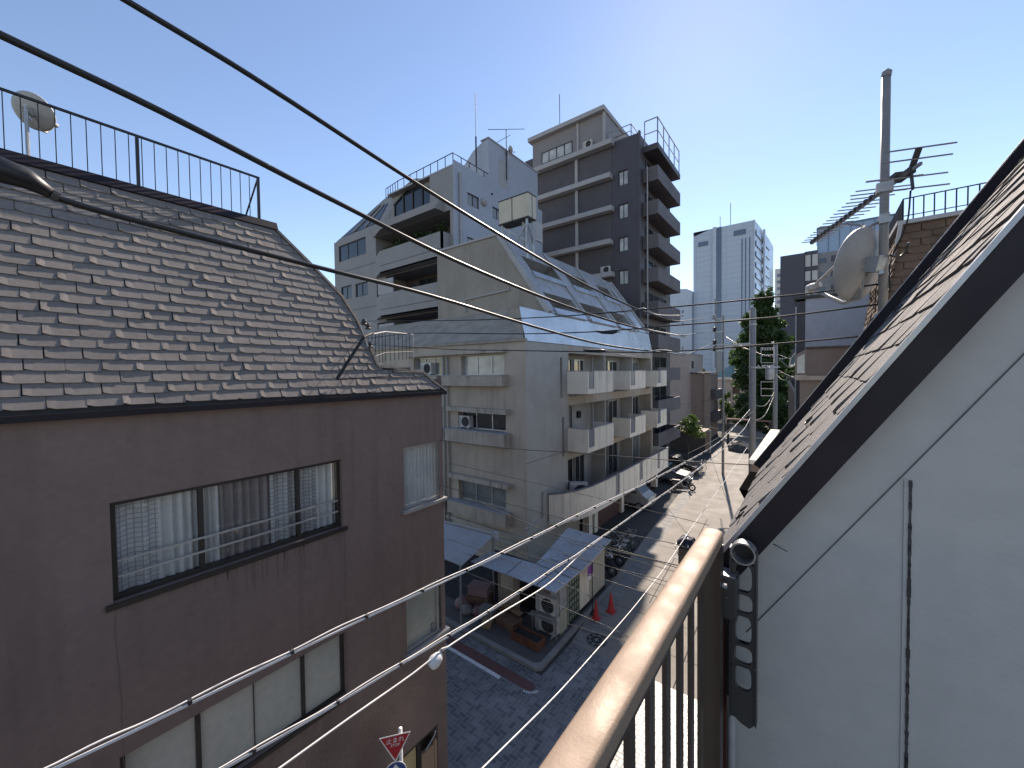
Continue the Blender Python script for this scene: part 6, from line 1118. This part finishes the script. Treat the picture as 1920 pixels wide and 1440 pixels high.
c = onp(822, 1230, QA, QB); t = thing('cable_closure', c, 'white dome-shaped closure hanging on the lowest pale cable before the brown wall', 'cable closure')
part(t, 'dome', m_whitep, lambda mb: mb.lathe(c-V(.0, .07, .03), [(0, -.05), (.045, -.045), (.065, -.01), (.065, .03), (.05, .08), (.02, .11), (0, .115)], 18, (.2, .75, .45)), smooth=True); part(t, 'hanger', m_comm, lambda mb: mb.tube([c-V(.02, .08, .0), c+V(0, .05, .05), onp(838, 1213, QA, QB)], .007, 6)); part(t, 'clip', m_alu, lambda mb: mb.beam(c-V(0, .06, .015), c+V(0, .04, .045), .03, .02))
SA, SB = (-2.3, 0), (-2.6, 24)
cable('drop_cable', [onp(u, v, SA, SB) for u, v in ((880, 1466), (905, 1440), (1040, 1306), (1100, 1240), (1183, 1145), (1215, 1105), (1245, 1066), (1300, 985), (1360, 900), (1400, 840))], .008, 'thin pale cable low over the block paving, running up the street', m=m_comm, n=6)
def drop(px_, r, label, xa=(-5.9, 5.0), xb=(-.5, 6.2)): return cable('drop_wire', [onp(u, v, xa, xb) for u, v in px_], r, label, m=m_darkgrey, n=5, sub=3)[0]
drop([(824, 825), (955, 841), (1080, 849), (1260, 863), (1410, 872)], .006, 'thin wire from the corner window top across the beige wall to the parapet')
drop([(822, 909), (985, 953), (1140, 994), (1262, 1019), (1300, 1032)], .006, 'thin wire from the corner window side sloping down over the beige ground storey')
drop([(866, 926), (1025, 996), (1190, 1042), (1262, 1062), (1290, 1075)], .006, 'thin wire sloping down over the tin roof and the bicycles')
drop([(930, 1022), (1082, 1070), (1235, 1120), (1262, 1128)], .006, 'thin wire sloping over the cream shed wall to the sunlit road')
drop([(866, 1070), (935, 1097), (985, 1115), (1047, 1136), (1150, 1180), (1180, 1196)], .006, 'lowest thin wire crossing over the stacked outdoor units')
drop([(836, 1070), (880, 1104), (935, 1142), (992, 1182)], .005, 'thin steep wire going down over the heap of boxes', xa=(-6.2, 5.0), xb=(-6.9, 10.8))
drop([(1130, 1023), (1220, 1048), (1262, 1058), (1300, 1068)], .009, 'thicker dark wire above the row of bicycles')
drop([(1055, 1040), (1140, 1062), (1220, 1082), (1262, 1094)], .005, 'faint pale wire between the tin roof and the road, above the cones')

# ================================================================== ROAD SIGN
sc_ = onx(741, 1398, -5.2); t = thing('stop_sign', (sc_.x, sc_.y, 0), 'red inverted triangle stop sign above a round blue sign at the brown house corner', 'road sign')
sn = V(.80, -.62, .02).normalized(); su = V(.62, .80, 0).normalized(); su = -su if (CM.transposed() @ su).x < 0 else su; sw = su.cross(sn); sw = sw if sw.z > 0 else -sw
fsn = Fac(sc_, su, -sn if (EYE-sc_).dot(sn) < 0 else sn, sw); hw_, hh_ = .24, .2
part(t, 'pole', m_whitep, lambda mb: mb.tube([(fsn.P(.08, 0, -.07).x, fsn.P(.08, 0, -.07).y, 0), fsn.P(.08, .20, -.07)], .03, 12), smooth=True)
pl_ = part(t, 'plate_border', m_whitep, lambda mb: mb.prism([fsn.P(-hw_, .17, 0), fsn.P(hw_, .17, 0), fsn.P(.012, -.25, 0), fsn.P(-.012, -.25, 0)], fsn.N*-.004))
part(pl_, 'red_face', mat('sign_red', (.40, .012, .02), .45, .04), lambda mb: mb.prism([fsn.P(-hw_+.025, .155, .002), fsn.P(hw_-.025, .155, .002), fsn.P(.004, -.22, .002), fsn.P(-.004, -.22, .002)], fsn.N*.0015))
TXT = []
def lettering(txt, c, size, fac, m, parent, name='lettering'):
    cu = bpy.data.curves.new(name, 'FONT'); cu.body = txt; cu.size = size; cu.align_x = 'CENTER'; cu.align_y = 'CENTER'; cu.extrude = .0006; o = bpy.data.objects.new(name, cu); COL.objects.link(o); cu.materials.append(m)
    mw = Matrix((fac.U, fac.W, fac.N)).transposed().to_4x4(); mw.translation = c; o.matrix_world = mw; o.parent = parent
    pm_ = parent.parent.location if parent.parent else V(0, 0, 0); o.matrix_parent_inverse = Matrix.Identity(4); o.matrix_basis = mw; TXT.append(o); return o
lettering('止まれ', fsn.P(0, .085, .005), .095, fsn, m_whitep, pl_); lettering('STOP', fsn.P(0, .012, .005), .06, fsn, m_whitep, pl_)
bc = fsn.P(0, -.42, 0); bl = part(t, 'blue_disc', mat('sign_blue', (.015, .06, .22), .4, .04), lambda mb: mb.lathe(bc, [(0, 0), (.155, 0), (.155, .004), (0, .004)], 32, fsn.N)); part(bl, 'disc_border', m_whitep, lambda mb: mb.lathe(bc, [(.156, -.001), (.17, -.001), (.17, .0045), (.156, .0045), (.156, -.001)], 32, fsn.N))
part(bl, 'white_arrow', m_whitep, lambda mb: (mb.prism([fsn.P(-.08, -.40, .005), fsn.P(0, -.29, .005), fsn.P(.08, -.40, .005)], fsn.N*.0015), mb.prism([fsn.P(-.035, -.402, .005), fsn.P(.035, -.402, .005), fsn.P(.035, -.54, .005), fsn.P(-.035, -.54, .005)], fsn.N*.0015)))
bpy.context.view_layer.update(); dg = bpy.context.evaluated_depsgraph_get()
for o in TXT:                        # lettering as plain meshes
    me = bpy.data.meshes.new_from_object(o.evaluated_get(dg)); n_ = bpy.data.objects.new('lettering', me); COL.objects.link(n_); n_.parent = o.parent; n_.matrix_parent_inverse = o.matrix_parent_inverse.copy(); n_.matrix_basis = o.matrix_basis.copy(); bpy.data.objects.remove(o)

for k, (a, b, l) in enumerate(((((1452, 662, 26.8)), (1640, 610, 12), 'thin line from the rack pole up to the right behind the mast'), (((1452, 690, 26.8)), (1620, 655, 12), 'thin line from the insulator arm of the rack pole to the right'), (((1413, 760, 19.9)), (1452, 735, 26.8), 'slack cable between the thick concrete pole and the rack pole'), (((1413, 790, 19.9)), (1450, 745, 26.8), 'lower slack cable between the thick concrete pole and the rack pole'), (((1356, 625, 34)), (1427, 660, 26.6), 'line from the insulator pole to the rack pole'))):
    p, q = at_d(*a), at_d(*b); m__ = p.lerp(q, .5)-V(0, 0, (q-p).length*.05); cable('overhead_line', [p, m__, q], .02 if k in (2, 3) else .012, l, m=m_darkgrey, n=5)

for k, (pxs, l) in enumerate((
    ([(842, 868), (1000, 905), (1180, 948), (1330, 985)], 'faint wire across the long lowest balcony to the handrail end'),
    ([(905, 985), (1040, 1030), (1180, 1075), (1262, 1104)], 'faint wire across the two halves of the tin roof'),
    ([(1000, 1000), (1130, 1033), (1230, 1062), (1310, 1086)], 'faint wire just above the thicker dark wire by the bicycles'),
    ([(985, 1148), (1060, 1168), (1150, 1196), (1205, 1214)], 'faint wire over the manhole cover'),
    ([(838, 1010), (900, 1032), (985, 1064), (1060, 1096), (1120, 1124)], 'faint wire from the canopy over the green lattice'))):
    drop(pxs, .004, l)
for k, (a, b, sg, l) in enumerate(((((1411, 720, 19.8)), (1262, 760, 33), .02, 'thin line from the concrete pole to the dark tower'), (((1411, 745, 19.8)), (1330, 800, 45), .03, 'thin line from the concrete pole to the brown house'), (((1411, 772, 19.8)), (1290, 850, 26), .03, 'pale line from the concrete pole toward the parked cars'), (((1454, 700, 26.8)), (1500, 690, 13.9), .03, 'thin line from the rack pole to the white blank-walled house'), (((1454, 672, 26.8)), (1362, 632, 33.8), .03, 'thin line from the rack pole back to the insulator pole'))):
    p, q = at_d(*a), at_d(*b); cable('overhead_line', [p, p.lerp(q, .5)-V(0, 0, (q-p).length*sg), q], .014, l, m=m_comm if k == 2 else m_darkgrey, n=5)

# ================================================================== LIGHT
w = bpy.data.worlds.new('World'); SC.world = w; w.use_nodes = True
nt = w.node_tree; bg = nt.nodes['Background']; sky = nt.nodes.new('ShaderNodeTexSky'); sky.sky_type = 'NISHITA'
SAZ, SEL = math.radians(-11.8), math.radians(39.5)
sky.sun_disc = False; sky.sun_elevation = SEL; sky.sun_rotation = SAZ; sky.air_density = .85; sky.dust_density = .045; sky.ozone_density = 1.0
hs = nt.nodes.new('ShaderNodeHueSaturation'); hs.inputs['Saturation'].default_value = 1.06; nt.links.new(sky.outputs[0], hs.inputs['Color']); nt.links.new(hs.outputs[0], bg.inputs[0]); bg.inputs[1].default_value = .083
sd = bpy.data.lights.new('sun', 'SUN'); so = bpy.data.objects.new('sun', sd); COL.objects.link(so)
sd.energy = 2.9; sd.angle = math.radians(.53); sd.color = (1, .95, .87)
S = Vector((math.sin(SAZ)*math.cos(SEL), math.cos(SAZ)*math.cos(SEL), math.sin(SEL)))
so.rotation_euler = (-S).to_track_quat('-Z', 'Y').to_euler(); so.location = (0, 0, 60)
SC.view_settings.view_transform = 'Standard'; SC.view_settings.look = 'None'; SC.view_settings.exposure = 1.5; SC.view_settings.gamma = 1; SC.view_settings.use_white_balance = True; SC.view_settings.white_balance_temperature = 7250; SC.view_settings.white_balance_tint = 16
SC.cycles.max_bounces = 6
